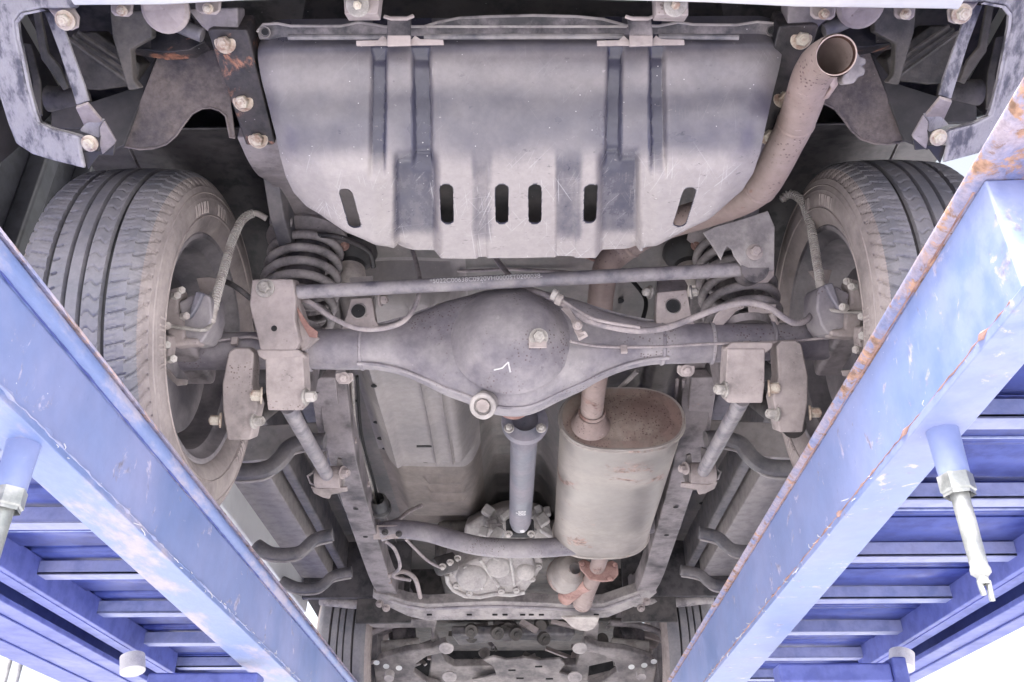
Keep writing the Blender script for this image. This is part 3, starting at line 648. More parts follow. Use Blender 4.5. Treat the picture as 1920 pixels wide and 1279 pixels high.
# dark bump-stop cups inboard of the springs
for px, s_ in ((660,1),(1290,-1)):
    c = Y(px, 486, 1.62)
    b_ = MB().lathe([(0,.052),(-.012,.055),(-.03,.048),(-.045,.032),(-.06,.030)], c+V((0,0,.03)), (0,0,1), 26).build('stop_cup', MAT['floordark'], car)
    MB().lathe([(-.04,.028),(-.075,.034),(-.10,.033),(-.115,.022),(-.115,.001)], c+V((0,0,.03)), (0,0,1), 26).build('stop_cone', MAT['hose'], b_)
    MB().bolt(c+V((s_*-.01,-.05,.0)), (0,-1,-.3), .008, .008).build('bolt', MAT['flange'], b_)

# shock absorbers going up and inward behind the axle, outboard
for px0, px1, s_ in ((448,520,1),(1490,1418,-1)):
    a = Y(px0, 800, 1.60); b = V((a.x+.06*s_, 2.02, 1.16))
    sa = MB().tube([a, b], .024, 18).build('shock_absorber', MAT['floordark'], car)
# lower trailing arms
arms = []
for r in (False, True):
    f = lambda q: (fl_([q], True)[0] if r else q)
    A = Y(*(540,762) if not r else (1392,748), 1.62); B = Y(*(616,895) if not r else (1316,888), 2.12)
    ar = MB().tube([A, lerp(A,B,.5), B], .0165, 16).build('trailing_arm', MAT['rodsteel'], car)
    MB().lathe([(-.032,.028),(.032,.028)], B, (1,0,0), 20, True).build('arm_bush', MAT['bracket'], ar, .003)
    arms.append(ar)
    m = (lambda q: (1928-q[0], q[1]-8)) if r else (lambda q: q)
    h = plate('arm_hanger', [m(q) for q in [(592,898),(600,852),(612,848),(612,903),(628,906),(632,860),(640,862),(646,905),(640,925),(612,930),(596,922)]], slope(848,2.08,930,2.16), .012, 'darkbracket', bevel=.002)
    MB().bolt(Y(*m((643,886)), 2.10), (-1 if r else 1,-.4,-.3), .011, .014).build('bolt', MAT['bracket'], h)
    plate('hanger_tail', [m(q) for q in [(582,912),(600,917),(650,914),(652,922),(622,926),(618,936),(606,934),(588,925)]], slope(912,2.12,936,2.15), .008, 'bracket', h)
    MB().tube([Y(*m((596,880)),2.10), Y(*m((577,893)),2.10), Y(*m((582,906)),2.11), Y(*m((600,912)),2.12)], .003, 6).build('hanger_wire', MAT['frame'], h)
# text stamped on the right arm
A, B = Y(1392,748,1.62), Y(1316,888,2.12); d_ = (B-A).normalized(); vn = -ray(1350,820).normalized(); vn = (vn - d_*vn.dot(d_)).normalized()
# bright nuts along the top of the far brackets
# ---- upper arms / stabiliser seen above the axle going forward
for x, v0, v1 in ((625,700,852),(1290,700,850)):
    a = Y(x-20 if x < 900 else x+30, v0, 1.95); b = Y(x+2 if x < 900 else x+10, v1, 2.28)
    MB().box((a+b)/2, (.065,(b-a).length,.03), (b-a).to_track_quat('Y','Z').to_matrix()).build('upper_arm', MAT['frame'], car, .004)

# ---- brake hoses, pipes, cables
def hose(pts, r, mat, name, n=6, ribs=None, seg=10):
    pp = smoothpath(path(pts), n); o = MB().tube(pp, r, seg).build(name, MAT[mat], car)
    if ribs:
        mb = MB(); acc = 0; last = pp[0]
        tot = 0
        fine = smoothpath(path(pts), 60); lastp = fine[0]
        a0, a1, step = ribs; L_ = sum((fine[i+1]-fine[i]).length for i in range(len(fine)-1)); s = 0; nxt = a0*L_
        for i in range(len(fine)-1):
            s += (fine[i+1]-fine[i]).length
            if s >= nxt and s < a1*L_:
                t = (fine[i+1]-fine[i]).normalized(); mb.lathe([(-.0012,r*.9),(-.0012,r*1.45),(.0012,r*1.45),(.0012,r*.9)], fine[i], t, 12); nxt += step
        mb.build('spring_coil', MAT[mat], o, kind='stuff')
    return o
h1 = hose([(500,410,1.45),(478,400,1.44),(455,412,1.43),(436,450,1.42),(420,505,1.41),(405,560,1.40),(397,600,1.40)], .0062, 'hose', 'brake_hose', 8, (.1,.93,.0058))
MB().lathe([(-.02,.0088),(.012,.0088),(.016,.005)], Y(397,592,1.398), (Y(395,606,1.4)-Y(400,580,1.4)), 12).build('ferrule', MAT['hose'], h1)
hose([(396,604,1.40),(392,614,1.395),(380,619,1.39),(350,616,1.385),(318,611,1.38)], .0036, 'zinc', 'brake_pipe')
h2 = hose([(1464,376,1.45),(1482,364,1.44),(1505,380,1.43),(1520,425,1.42),(1530,480,1.41),(1538,530,1.40),(1541,560,1.40)], .0062, 'hose', 'brake_hose', 8, (.02,.93,.0058))
MB().lathe([(-.02,.0088),(.012,.0088),(.016,.005)], Y(1541,548,1.398), (Y(1543,570,1.4)-Y(1539,540,1.4)), 12).build('ferrule', MAT['hose'], h2)
hose([(1541,562,1.40),(1546,574,1.395),(1560,582,1.39),(1590,585,1.385),(1618,586,1.38)], .0036, 'zinc', 'brake_pipe')
MB().tube([Y(508,412,1.45), Y(545,418,1.47)], .011, 12).build('hose_bracket', MAT['frame'], car)
hose([(395,530,1.50),(420,528,1.47),(445,540,1.45),(470,560,1.46)], .0055, 'darkhose', 'handbrake_cable')
hose([(548,556,1.48),(580,566,1.43),(620,594,1.42),(668,615,1.42),(716,616,1.42),(757,602,1.42),(780,570,1.43),(787,530,1.46),(780,490,1.52),(768,455,1.62)], .0048, 'cable', 'sensor_cable')
hose([(928,482,1.6),(945,505,1.55),(975,535,1.48),(1020,552,1.43),(1060,572,1.42),(1100,600,1.41),(1150,614,1.41),(1200,620,1.41),(1250,614,1.41),(1300,596,1.41),(1350,577,1.40),(1400,568,1.40),(1440,576,1.40),(1470,596,1.40),(1492,606,1.41),(1515,598,1.42),(1530,572,1.45)], .0060, 'cable', 'sensor_cable')
hose([(975,535,1.475),(1040,556,1.42),(1080,580,1.41),(1120,600,1.40),(1200,614,1.40)], .0032, 'cable', 'vent_pipe')
mb = plate('cable_clip', [(1052,578),(1064,572),(1076,590),(1088,612),(1096,628),(1086,634),(1078,622),(1070,598)], slope(572,1.415,634,1.40), .003, 'bracket', bevel=.001)
MB().bolt(Y(1083,610,1.398), (0,-.9,-.3), .006, .005).build('bolt', MAT['bracket'], mb)
plate('clip_foot', [(1080,626),(1098,620),(1104,630),(1086,640)], slope(620,1.398,640,1.41), .006, 'bracket', mb)
for q in ((1040,553,1.41),(1048,562,1.41)): MB().lathe([(-.006,.011),(.006,.011)], Y(*q), (1,.1,-.5), 12, True).build('cable_tie', MAT['hose'], car, .002)

# ---- exhaust: tail pipe, muffler, flange
tail = [Y(1108,792,1.96), Y(1112,745,1.86), Y(1120,680,1.74), Y(1124,620,1.66), Y(1126,560,1.60), Y(1138,500,1.50), Z(1165,470,1.10), Z(1230,430,1.10), Z(1320,400,1.06), Z(1385,377,1.03), Z(1425,352,1.005), Z(1448,318,1.0), Z(1470,275,1.0), Z(1490,235,.995), Z(1507,190,.985), Z(1520,150,.98)]
endp = [Z(1534,124,.975), Z(1550,111,.962), Z(1567,104,.948)]
tpp = smoothpath(tail+endp, 7)
ex = MB().tube(tpp, [lerp(.027, .0285, i/len(tpp)) for i in range(len(tpp))], 28, caps=False).build('tail_pipe', MAT['pipe'], car, smooth=60)
dE = (tpp[-1]-tpp[-3]).normalized(); face = (-ray(1567,104)).normalized()*.75 + dE*.25
# flared mouth
ec = tpp[-1]; fN = face.normalized()
MB().lathe([(-.05,.0255),(-.02,.0262),(0,.0268),(.0015,.0262),(.0008,.0248),(-.0015,.0246)], ec+fN*.004, fN, 36).build('pipe_mouth', MAT['pipe'], ex)
MB().lathe([(-.0012,.0246),(-.02,.0240),(-.09,.0225),(-.10,.0002)], ec+fN*.004, fN, 36).build('pipe_bore', MAT['pipeinside'], ex)
for i_ in (18, 44, 70, 92): MB().lathe([(-.004,.0280),(-.002,.0292),(.002,.0292),(.004,.0280)], tpp[i_], (tpp[i_+1]-tpp[i_-1]), 26).build('pipe_weld', MAT['pipe'], ex) if i_ < len(tpp)-2 else None
MB().tube([Z(1512,183,.972), Z(1530,187,.968), Z(1550,180,.966), Z(1564,160,.966), Z(1560,145,.968)], .0085, 12, flat=.5).build('hanger_hook', MAT['pipe'], ex)
rh = plate('rubber_hanger', [(1596,96),(1608,97),(1614,106),(1624,109),(1625,120),(1616,124),(1624,130),(1621,141),(1610,144),(1602,156),(1582,158),(1578,148)], slope(96,.885,158,.915), .02, 'dustmetal', bevel=.004)
ex2 = MB().tube(smoothpath([Y(1090,478,1.52),Y(1120,490,1.50),Y(1150,495,1.49),Y(1168,490,1.49)],4), .006, 8, flat=.5).build('pipe_hanger', MAT['flange'], car)
MB().tube([Y(1148,742,2.05), Y(1195,696,1.95)], .006, 8).build('hanger_rod', MAT['dustmetal'], car)
# joint rings on the pipe near the muffler
for v, y in ((772,1.915),(790,1.955)):
    MB().lathe([(-.006,.029),(0,.0325),(.006,.029)], Y(1110,v,y), (tail[0]-tail[1]), 26).build('pipe_joint', MAT['pipe'], ex)
# muffler body: oval barrel along the car, rolled rims, dished rear cap
mc0, mc1 = Y(1166,787,1.99), Y(1117,975,2.80); mc1.z = mc0.z-.005; mc1.x = mc0.x+.012
def oval(c, a, b, n=64, tilt=0): return [c + V((math.copysign(abs(math.cos(q))**.72, math.cos(q))*a, 0, math.copysign(abs(math.sin(q))**.9, math.sin(q))*b)) for q in [2*math.pi*k/n for k in range(n)]]
A_, B_ = .150, .084; ax_ = mc1-mc0; rings = []
for t, k in ((-.012,.965),(-.012,1.0),(-.004,1.02),(.004,1.02),(.010,.995),(.5,1.0),(.985,.995),(.992,1.015),(1.0,1.01),(1.008,.96)):
    rings.append(oval(mc0+ax_*t, A_*k, B_*k))
muf = MB().loft(rings).build('muffler', MAT['muffler'], car, smooth=40)
MB().loft([oval(mc0+ax_*(-.0125), A_*.965, B_*.955), oval(mc0+ax_*(-.006), A_*.93, B_*.90), oval(mc0+ax_*(-.020), A_*.60, B_*.55), oval(mc0+ax_*(-.022), A_*.1, B_*.1)]).build('muffler_cap', MAT['mufflercap'], muf, smooth=70)
for t in (.0, .995):
    MB().tube([p for p in oval(mc0+ax_*t, A_*1.005, B_*1.005)]+oval(mc0+ax_*t, A_*1.005, B_*1.005)[:1], .0045, 8).build('muffler_seam', MAT['muffler'], muf)
MB().lathe([(0,.048),(.012,.040),(.03,.034),(.045,.031)], tail[0]+V((0,.01,0)), (tail[1]-tail[0]), 30).build('inlet_collar', MAT['pipe'], muf)
fo = Y(1128,1038,2.92)
fp = MB().tube([fo+V((0,-.15,.01)), fo, Y(1118,1070,3.05), Y(1100,1105,3.22), Y(1092,1130,3.4)], [.027,.027,.027,.034,.036], 20).build('front_pipe', MAT['pipe'], car)
MB().prism([Y(x,y,3.02) for x,y in [(1085,1052),(1095,1048),(1120,1060),(1148,1050),(1158,1056),(1160,1076),(1150,1088),(1130,1090),(1106,1086),(1088,1066)]], (0,.014,0)).build('pipe_flange', MAT['flange'], fp, .003)
for q in ((1092,1058,3.015),(1153,1060,3.015),(1143,1086,3.015)): MB().bolt(Y(*q), (0,-1,0), .008,.008,False).build('bolt', MAT['flange'], fp)
MB().lathe([(0,.02),(.02,.05),(.07,.066),(.13,.066),(.17,.04)], Y(1078,1066,3.1), (-.25,1,.1), 26).build('catalyst_can', MAT['muffler'], fp)
MB().tube([Y(1060,1120,3.3), Y(1085,1100,3.2), Y(1105,1092,3.15)], .03, 14).build('down_pipe', MAT['flange'], fp)

# ---- the underside sheet of the cabin: one pressed heightfield
def floor_h(x, y):
    z = 1.215 + .3*sst(.48,.49,abs(x))*(1-sst(1.94,1.97,y))
    z += .10*(1-sst(.075,.145,abs(x-.005)))*sst(1.9,2.1,y)           # tunnel
    b = (sst(-.44,-.375,x)-sst(-.175,-.11,x))*(sst(1.70,1.73,y)-sst(2.58,2.70,y)); z -= .095*b
    b2 = (sst(-.43,-.36,x)-sst(-.17,-.09,x))*(sst(2.62,2.72,y)-sst(3.1,3.3,y)); z -= .075*b2
    for yy in (2.76,2.84,2.92): z -= .026*b2*math.exp(-((y-yy)/.014)**2)*(sst(-.30,-.28,x)-sst(-.18,-.16,x))
    z -= .022*b*(math.exp(-((x+.36)/.014)**2) + .6*math.exp(-((x+.24)/.006)**2)+ .7*math.exp(-((x+.195)/.004)**2) + math.exp(-((y-2.50)/.010)**2)*(1-sst(-.36,-.34,-abs(x+.26)-.0)))
    for xx in (-.60,-.66,-.78): pass
    z -= .035*sst(.50,.52,abs(x))*(1-sst(.60,.62,abs(x))) * sst(1.95,2.0,y)
    z -= .06*sst(.69,.71,abs(x))*sst(1.95,2.0,y)
    z += .02*math.sin(y*9)*.12
    if 1.3 < y < 1.9: z += .03*sst(1.9,1.6,y)
    for yy in (2.25,2.55,2.85,3.15,3.45): z -= .010*math.exp(-((y-yy)/.012)**2)*(sst(.18,.20,x)-sst(.42,.44,x)) + .010*math.exp(-((y-yy-.08)/.016)**2)*(sst(.62,.64,abs(x))-sst(.69,.71,abs(x)))
    for yy, a_ in ((2.06,1),(2.42,.8),(2.60,1),(2.78,.8),(2.95,1)): z -= .010*math.exp(-((y-yy)/.012)**2)*(sst(-.115,-.10,x)-sst(.18,.20,x))*a_*.0
    z -= .012*(sst(.20,.215,x)-sst(.245,.26,x)) + .010*(sst(.30,.312,x)-sst(.338,.35,x))
    z -= .010*b*math.exp(-(((x+.385)/.012)**2+((y-2.25)/.10)**4)) + .007*b*math.exp(-(((x+.20)/.02)**2+((y-2.2)/.03)**4))
    z += .008*noise.noise(V((x*6,y*3.5,0)))
    if x > .1 and y < 3.2: z -= .02*(sst(.36,.38,x)-sst(.42,.44,x))
    for yy in (2.30,2.42,2.62,2.78,2.95,3.12,3.30): z -= .014*math.exp(-((y-yy)/.02)**2)*(1-sst(.09,.14,abs(x)))
    return z
xs = [ -.86 + 1.72*i/214 for i in range(215)]; yy_ = [1.30 + 2.72*j/271 for j in range(272)]
mb = MB(); mb.add([(x, y, floor_h(x, y)) for y in yy_ for x in xs], [(j*215+i, j*215+i+1, (j+1)*215+i+1, (j+1)*215+i) for j in range(271) for i in range(214)])
fl0 = mb.build('floor_pan', MAT['floor'], car, smooth=55)
fl0.data.materials.append(MAT['floorlight']); fl0.data.materials.append(MAT['floorbrown']); fl0.data.materials.append(MAT['beamdark'])
mi = []
for p in fl0.data.polygons:
    c = p.center; k = 0
    if -.44 < c.x < -.11 and 1.69 < c.y < 2.70: k = 1
    elif -.44 < c.x < -.11 and 2.70 <= c.y < 3.4: k = 2
    elif .505 < abs(c.x) < .615 and c.y > 1.96: k = 3
    elif abs(c.x) > .70: k = 2
    mi.append(k)
fl0.data.polygons.foreach_set('material_index', mi)
for px, py, z, r in ((704,812,1.13,.009),(712,845,1.13,.011),(719,866,1.13,.007),(797,867,1.13,.011),(703,700,1.13,.008),(660,800,1.13,.008),(1330,870,1.21,.012),(1317,943,1.21,.012),(1292,1020,1.21,.014),(578,880,1.21,.011),(607,947,1.21,.012),(633,1025,1.21,.015),(660,1073,1.21,.01),(660,1092,1.21,.01),(1270,1073,1.21,.01),(1255,543,1.24,.011),(1160,543,1.24,.011),(963,543,1.24,.011)):
    c = Z(px, py, z); c.z = floor_h(c.x, c.y)-.003
    MB().lathe([(0,r),(-.001,r),(-.001,.0002)], c, (0,0,1), 16).build('floor_hole', MAT['void'], fl0)
plate('floor_slot', [(781,836),(815,836),(815,839),(781,839)], (V((0,0,1.118)), V((0,0,-1))), .002, 'void', fl0, 0)
# bulkhead that closes the floor ahead, dark engine bay
MB().span((-.86,4.0,1.05),(.86,4.03,1.35)).build('bulkhead', MAT['floordark'], car)
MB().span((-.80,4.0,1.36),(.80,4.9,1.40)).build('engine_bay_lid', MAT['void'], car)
# ribs that run out from the frame to the sill
def outrigger(px, y, r=.024):
    pp = smoothpath([Y(a, b, y) for a, b in px], 6)
    o = MB().tube(pp, r, 12, flat=.7).build('outrigger', MAT['beamdark'], car)
    MB().tube([p+V((0,-.004,-r*.95)) for p in pp], .0035, 6).build('outrigger_edge', MAT['floorlight'], o)
    return o
dual(outrigger([(425,880),(455,885),(500,880),(525,862),(545,838),(575,828),(610,828)], 2.12, .030))
dual(outrigger([(480,1022),(510,1038),(560,1036),(590,1012),(625,1002)], 2.82, .027))
dual(outrigger([(528,1090),(560,1102),(600,1100),(625,1080),(660,1072)], 3.35, .026))
for o in (plate('outrigger_skin', [(470,800),(620,790),(620,822),(560,822),(530,840),(505,862),(440,866),(440,820)], slope(790,2.15,866,2.2), .01, 'floor', bevel=.003),): mirror(o)
sill = MB().prism([(-.898,y,z) for y, z in ((1.98,1.07),(4.0,1.07),(4.0,1.2),(1.98,1.2))], (.150,0,0)).build('sill', MAT['floorlight'], car, .004); mirror(sill)
sl2 = MB().prism([(-.725,y,z) for y, z in ((1.98,1.10),(4.0,1.10),(4.0,1.22),(1.98,1.22))], (.035,0,0)).build('sill_rib', MAT['beamdark'], car, .008)
sl3 = MB().prism([(-.60,y,z) for y, z in ((1.98,1.135),(3.9,1.135),(3.9,1.22),(1.98,1.22))], (.055,0,0)).build('floor_rail', MAT['shaft'], car, .010); mirror(sl3)
MB().tube([(-.600,1.99+.1*k,1.134) for k in range(19)], .0025, 6).build('seam_sealer', MAT['floorlight'], sl3); mirror(sl2)

random.seed(21)
for s_ in (-1, 1):
    for (x, y) in ((.545,2.30),(.57,2.62),(.53,2.95),(.65,2.48),(.66,3.02),(.56,3.2)):
        MB().lathe([(0,.016),(-.003,.016),(-.004,.011),(-.004,.0003)], (s_*x, y, floor_h(s_*x, y)-.001), (0,0,1), 14).build('rubber_plug', MAT['floordark'], fl0)
    for x in (.495,.625,.695):
        MB().tube([(s_*x, 2.0+k*.1, floor_h(s_*x, 2.0+k*.1)-.001-.001*(k % 2)) for k in range(20)], .0028, 6).build('seam_sealer', MAT['floorlight'], fl0)
    MB().tube(smoothpath([(s_*.56,2.15,1.17),(s_*.575,2.5,1.165),(s_*.55,2.9,1.17),(s_*.57,3.4,1.17)],5), .005, 8).build('loom', MAT['void'], fl0)
# brake pipes and cable that run along the left rail
for dx, r in ((0,.006),(14,.0045),(26,.004)):
    hose([(650+dx*.75,705,1.98),(655+dx*.8,800,2.2),(668+dx*.7,850,2.36),(686+dx*.6,905,2.55),(700+dx*.4,950,2.7)], r, ('cable','zinc','void')[dx//13], 'brake_line')
for q in ((655,826,2.2),(681,908,2.5)): MB().box(Y(*q), (.04,.012,.015)).build('line_clip', MAT['bracket'], car, .002)
MB().lathe([(0,.02),(.02,.028),(.06,.028),(.065,.034),(.085,.034),(.09,.02),(.11,.018)], Y(708,935,2.6), (-.02,1,-.02), 20).build('fuel_filter', MAT['floordark'], car)
hose([(715,985,2.84),(745,975,2.86),(765,960,2.9),(790,948,2.95)], .007, 'cable', 'wiring_branch')
hose([(722,1015,2.86),(740,1030,2.9),(750,1062,3.0),(738,1080,3.1),(770,1088,3.1)], .006, 'cable', 'wiring_branch')
hose([(728,1080,3.1),(755,1072,3.1),(778,1085,3.15),(788,1120,3.3)], .008, 'bracket', 'shift_cable')
hose([(760,1010,2.9),(800,1050,3.0),(830,1066,3.02)], .005, 'cable', 'wiring_branch')

hose([(1070,640,1.43),(1130,650,1.47),(1230,650,1.475),(1330,645,1.475),(1480,640,1.475),(1590,628,1.44)], .0028, 'cable', 'axle_pipe')
hose([(1282,712,1.98),(1276,800,2.2),(1268,870,2.4),(1250,950,2.7),(1232,1030,3.0)], .0045, 'cable', 'fuel_line')
hose([(1270,712,1.98),(1262,800,2.2),(1255,880,2.4)], .0045, 'cable', 'fuel_line')
hose([(500,640,1.46),(470,632,1.47),(430,636,1.475),(395,640,1.46)], .0028, 'cable', 'axle_pipe')
for q in ((1170,655,1.468),(1400,648,1.468),(440,640,1.468)): MB().box(Y(*q), (.012,.008,.016)).build('pipe_clip', MAT['bracket'], axle, .001)
hose([(700,470,1.75),(760,498,1.72),(860,508,1.72),(960,505,1.72),(1080,512,1.72)], .004, 'cable', 'vent_line')
hose([(1180,520,1.75),(1210,560,1.74),(1205,600,1.74),(1190,640,1.76)], .005, 'void', 'wiring_branch')
hose([(590,440,1.5),(640,446,1.5),(690,470,1.55),(700,500,1.6)], .006, 'framedark', 'wiring_branch')
plate('pan_flange', [(705,500),(740,486),(1100,492),(1200,498),(1215,520),(1190,528),(1000,520),(740,516)], slope(486,1.85,528,1.92), .004, 'floor', bevel=.001)
for q in ((752,500),(830,504),(905,508),(1090,505),(1160,512)): MB().lathe([(0,.007),(-.001,.007),(-.001,.0002)], Y(*q,1.855), (0,0,1), 12).build('floor_hole', MAT['void'], fl0)
# ---- cross members
cm1 = MB().tube(smoothpath([Y(712,998,2.80),Y(745,992,2.80),Y(800,998,2.79),(Y(850,1012,2.78)),Y(900,1024,2.78),Y(960,1028,2.78),Y(1040,1026,2.78),Y(1120,1015,2.79),Y(1210,985,2.80),Y(1240,975,2.8)],6), .030, 18).build('tubular_crossmember', MAT['axle'], car)
plate('crossmember_foot', [(700,985),(745,985),(760,996),(745,1010),(700,1012)], slope(985,2.77,1012,2.79), .01, 'bracket', cm1)
for q in ((722,998),(748,1001)): MB().bolt(Y(*q,2.76), (0,-.7,-.7), .007,.006).build('bolt', MAT['floordark'], cm1)
top = [(700,1112),(730,1117),(765,1128),(800,1133),(860,1130),(930,1128),(1000,1130),(1070,1134),(1130,1132),(1165,1120),(1200,1108),(1228,1106)]
bot = [(1232,1112),(1215,1126),(1180,1142),(1140,1158),(1100,1162),(1000,1162),(860,1163),(800,1164),(765,1156),(735,1142),(712,1130),(698,1120)]
cm2 = plate('channel_crossmember', top+bot, slope(1105,3.42,1165,3.62), .045, 'dustmetal', bevel=.004)
MB().tube([PL(x, y+9, *slope(1105,3.415,1165,3.615)) for x, y in top[1:-1]], .006, 8).build('crossmember_rib', MAT['axle'], cm2)
for px in (805,880,928,947,980,996,1015,1118): 
    MB().box(PL(px, 1152, *slope(1105,3.418,1165,3.618)), (.02,.003,.010)).build('crossmember_slot', MAT['void'], cm2)
for q in ((712,1132),(1212,1128),(724,1140),(1202,1140)): MB().bolt(Y(*q,3.40), (0,-.8,-.6), .010,.012).build('bolt', MAT['bracket'], cm2)
plate('heat_plate', [(1052,1158),(1060,1164),(1072,1176),(1085,1182),(1100,1184),(1112,1180),(1120,1170),(1124,1158)], slope(1158,3.50,1184,3.60), .01, 'hose', cm2)

# ---- transfer case
tc0 = MB(); tcp = [(832,1075),(846,1062),(870,1050),(900,1038),(935,1030),(960,1010),(1000,1008),(1012,1040),(1020,1060),(1005,1085),(985,1112),(960,1116),(930,1113),(900,1120),(870,1117),(848,1105),(838,1090)]
tcase = plate('transfer_case', tcp, slope(1008,3.05,1120,3.30), .14, 'alu', bevel=.012, seg=3)
l2 = [(846,1078),(858,1066),(880,1056),(905,1046),(940,1040),(962,1030),(990,1030),(1000,1052),(1004,1066),(990,1084),(974,1098),(950,1102),(925,1100),(896,1106),(872,1104),(856,1094)]
plate('case_cover', l2, slope(1008,3.015,1120,3.26), .05, 'alu', tcase, .014, seg=3)
for px, py, rr3, hh in ((885,1080,.055,.03),(985,1070,.035,.02),(935,1062,.045,.018)):
    MB().lathe([(-.03,rr3*1.15),(hh*.4,rr3),(hh,rr3*.8),(hh+.004,rr3*.4),(hh+.004,.0003)], PL(px, py, *slope(1008,3.02,1120,3.265)), DOWN, 22).build('bearing_boss', MAT['alu'], tcase, smooth=60)
for px, py, qx, qy in ((900,1050,935,1100),(870,1062,905,1104),(955,1036,965,1098),(925,1044,950,1060)):
    a_ = PL(px,py,*slope(1008,3.01,1120,3.255)); b_ = PL(qx,qy,*slope(1008,3.01,1120,3.255)); MB().tube([a_, b_], .006, 6).build('case_rib', MAT['alu'], tcase)
rim2 = MB().tube([PL(x, y, *slope(1008,3.045,1120,3.295)) for x, y in [(838,1078),(840,1092),(850,1106),(872,1117),(900,1119),(930,1113),(958,1115),(984,1110)]], .009, 8).build('case_rim', MAT['alu'], tcase)
random.seed(8)
for (px, py) in ((905,1065),(975,1052),(975,1078),(914,1088),(856,1098),(880,1112),(940,1108),(968,1106),(850,1074),(998,1085),(1010,1062)):
    MB().lathe([(-.02,.013),(.006,.012),(.008,.006),(.012,.006),(.012,.0003)], PL(px, py, *slope(1008,3.045,1120,3.29)), DOWN, 14).build('case_boss', MAT['alu'], tcase)
bell = MB()
for k in range(26):
    a = random.random()*2*math.pi; q = Y(905+random.random()*125, 952+random.random()*60, 2.93+random.random()*.1)
    bell.box(q, (.03+random.random()*.03, .03, .02+random.random()*.02), Matrix.Rotation(a,3,'Y'))
bell.build('gearbox_tail', MAT['alu'], tcase, .006)
plate('gearbox_housing', [(870,985),(905,965),(940,952),(975,948),(1020,960),(1035,1000),(1030,1030),(870,1030)], slope(948,2.98,1030,3.05), .2, 'alu', tcase, .015)
MB().lathe([(0,.032),(.06,.034),(.07,.028),(.07,.001)], Y(852,1052,3.08), (-.7,-.2,-.3), 20).build('shift_motor', MAT['floordark'], tcase)
for k in range(3):
    random.seed(k); q = Y(830+k*14, 1062-k*8, 3.02); MB().bolt(q, DOWN, .008, .01).build('bolt', MAT['zinc'], tcase)
MB().span((-.3,3.25,1.02),(.30,3.9,1.18)).build('gearbox', MAT['oldplastic'], car, .03)

# ---- front suspension and front wheels
FW = [(-.72,4.20),(.72,4.20)]
def low(px, y0=3.9): return slope(1150, y0, 1290, y0+.55)
fsub = plate('front_subframe', [(690,1172),(700,1166),(820,1160),(815,1190),(835,1240),(850,1250),(1080,1248),(1098,1190),(1092,1165),(1124,1170),(1118,1225),(1150,1225),(1150,1240),(1105,1250),(1100,1300),(800,1300),(808,1240),(808,1178),(700,1178)], slope(1150,3.72,1290,4.2), .04, 'darkbracket', bevel=.006) 
for px, py in ((837,1214),(1087,1214),(843,1268),(1078,1268)):
    MB().lathe([(0,.030),(.006,.030),(.010,.022),(.010,.0003)], Y(px,py,3.80+.003*(py-1214)), DOWN, 20).build('bush_washer', MAT['dustmetal'], fsub)
for q, r_ in (((720,1240),.5),((1188,1240),.5)): pass
def wishbone(right):
    m = (lambda q: (1932-q[0], q[1]-2)) if right else (lambda q: q)
    o = plate('wishbone', [m(q) for q in [(700,1252),(712,1236),(760,1222),(810,1216),(835,1205),(842,1222),(800,1232),(780,1246),(775,1262),(800,1280),(830,1290),(820,1310),(730,1300),(705,1280)]], slope(1200,3.80,1300,4.15), .035, 'darkbracket', bevel=.008)
    for px, py in ((706,1243),(724,1250),(748,1253)): MB().lathe([(0,.013),(-.002,.013),(-.002,.0003)], Y(*m((px,py)), 3.90), DOWN, 14).build('bush_cap', MAT['whitepaint'], o)
    MB().lathe([(0,.02),(.03,.02),(.03,.0003)], Y(*m((731,1262)), 3.92), DOWN, 16).build('ball_joint', MAT['dustmetal'], o)
    return o
wishbone(False); wishbone(True)
for px, s_ in ((748,1),(1184,-1)):
    ds = MB().tube([Y(px-32*s_,1214,4.05), Y(px+38*s_,1208,4.05)], .028, 14).build('front_drive_shaft', MAT['hose'], car)
    MB().lathe([(-.05,.05),(-.02,.058),(.02,.045),(.05,.06)], Y(px+6*s_,1192,4.1), (1,.3,.2), 14).build('shaft_boot', MAT['rubber'], ds)
    hose([(px-60*s_,1200,3.95),(px-50*s_,1185,3.95),(px-10*s_,1172,3.95),(px+40*s_,1168,3.95)], .014, 'frame', 'stabiliser_bar')
random.seed(77)
for k in range(70):
    px = 700+random.random()*535; py = 1166+random.random()*106
    if 1196 < py < 1212 and 850 < px < 1090: continue
    yv = 3.95+(py-1166)*.004+random.random()*.12; q = Y(px, py, yv); m_ = random.choice(['oldplastic','frame','darkbracket','bracket','dustmetal','bracket'])
    if k % 3 == 0: o_ = MB().lathe([(-.03,.016+random.random()*.02),(.01,.016+random.random()*.016),(.014,.010),(.014,.0003)], q, (random.random()-.5,-1,-.7*random.random()), 14)
    elif k % 3 == 1: o_ = MB().box(q, (.04+random.random()*.10,.03,.012+random.random()*.022), Matrix.Rotation((random.random()-.5)*1.2,3,'Y'))
    else: o_ = MB().tube(smoothpath([q, q+V((.05-random.random()*.1,.01,.02)), q+V((.10-random.random()*.2,.03,-.01+random.random()*.03))], 4), .005+random.random()*.006, 7)
    o_.build(['casting','clamp','front_hose'][k % 3], MAT[m_], fsub, .002 if k % 3 == 1 else 0)
plate('skid_plate', [(905,1238),(925,1232),(950,1238),(985,1234),(1010,1239),(1050,1236),(1060,1246),(1048,1262),(1075,1268),(1080,1300),(900,1300),(885,1275),(930,1266),(925,1250)], slope(1238,3.93,1300,4.18), .012, 'darkbracket', bevel=.004)
for px, py in ((960,1257),(1010,1250),(975,1272),(1030,1273)): MB().box(Y(px,py,3.91), (.03,.006,.006)).build('skid_slot', MAT['void'], car)
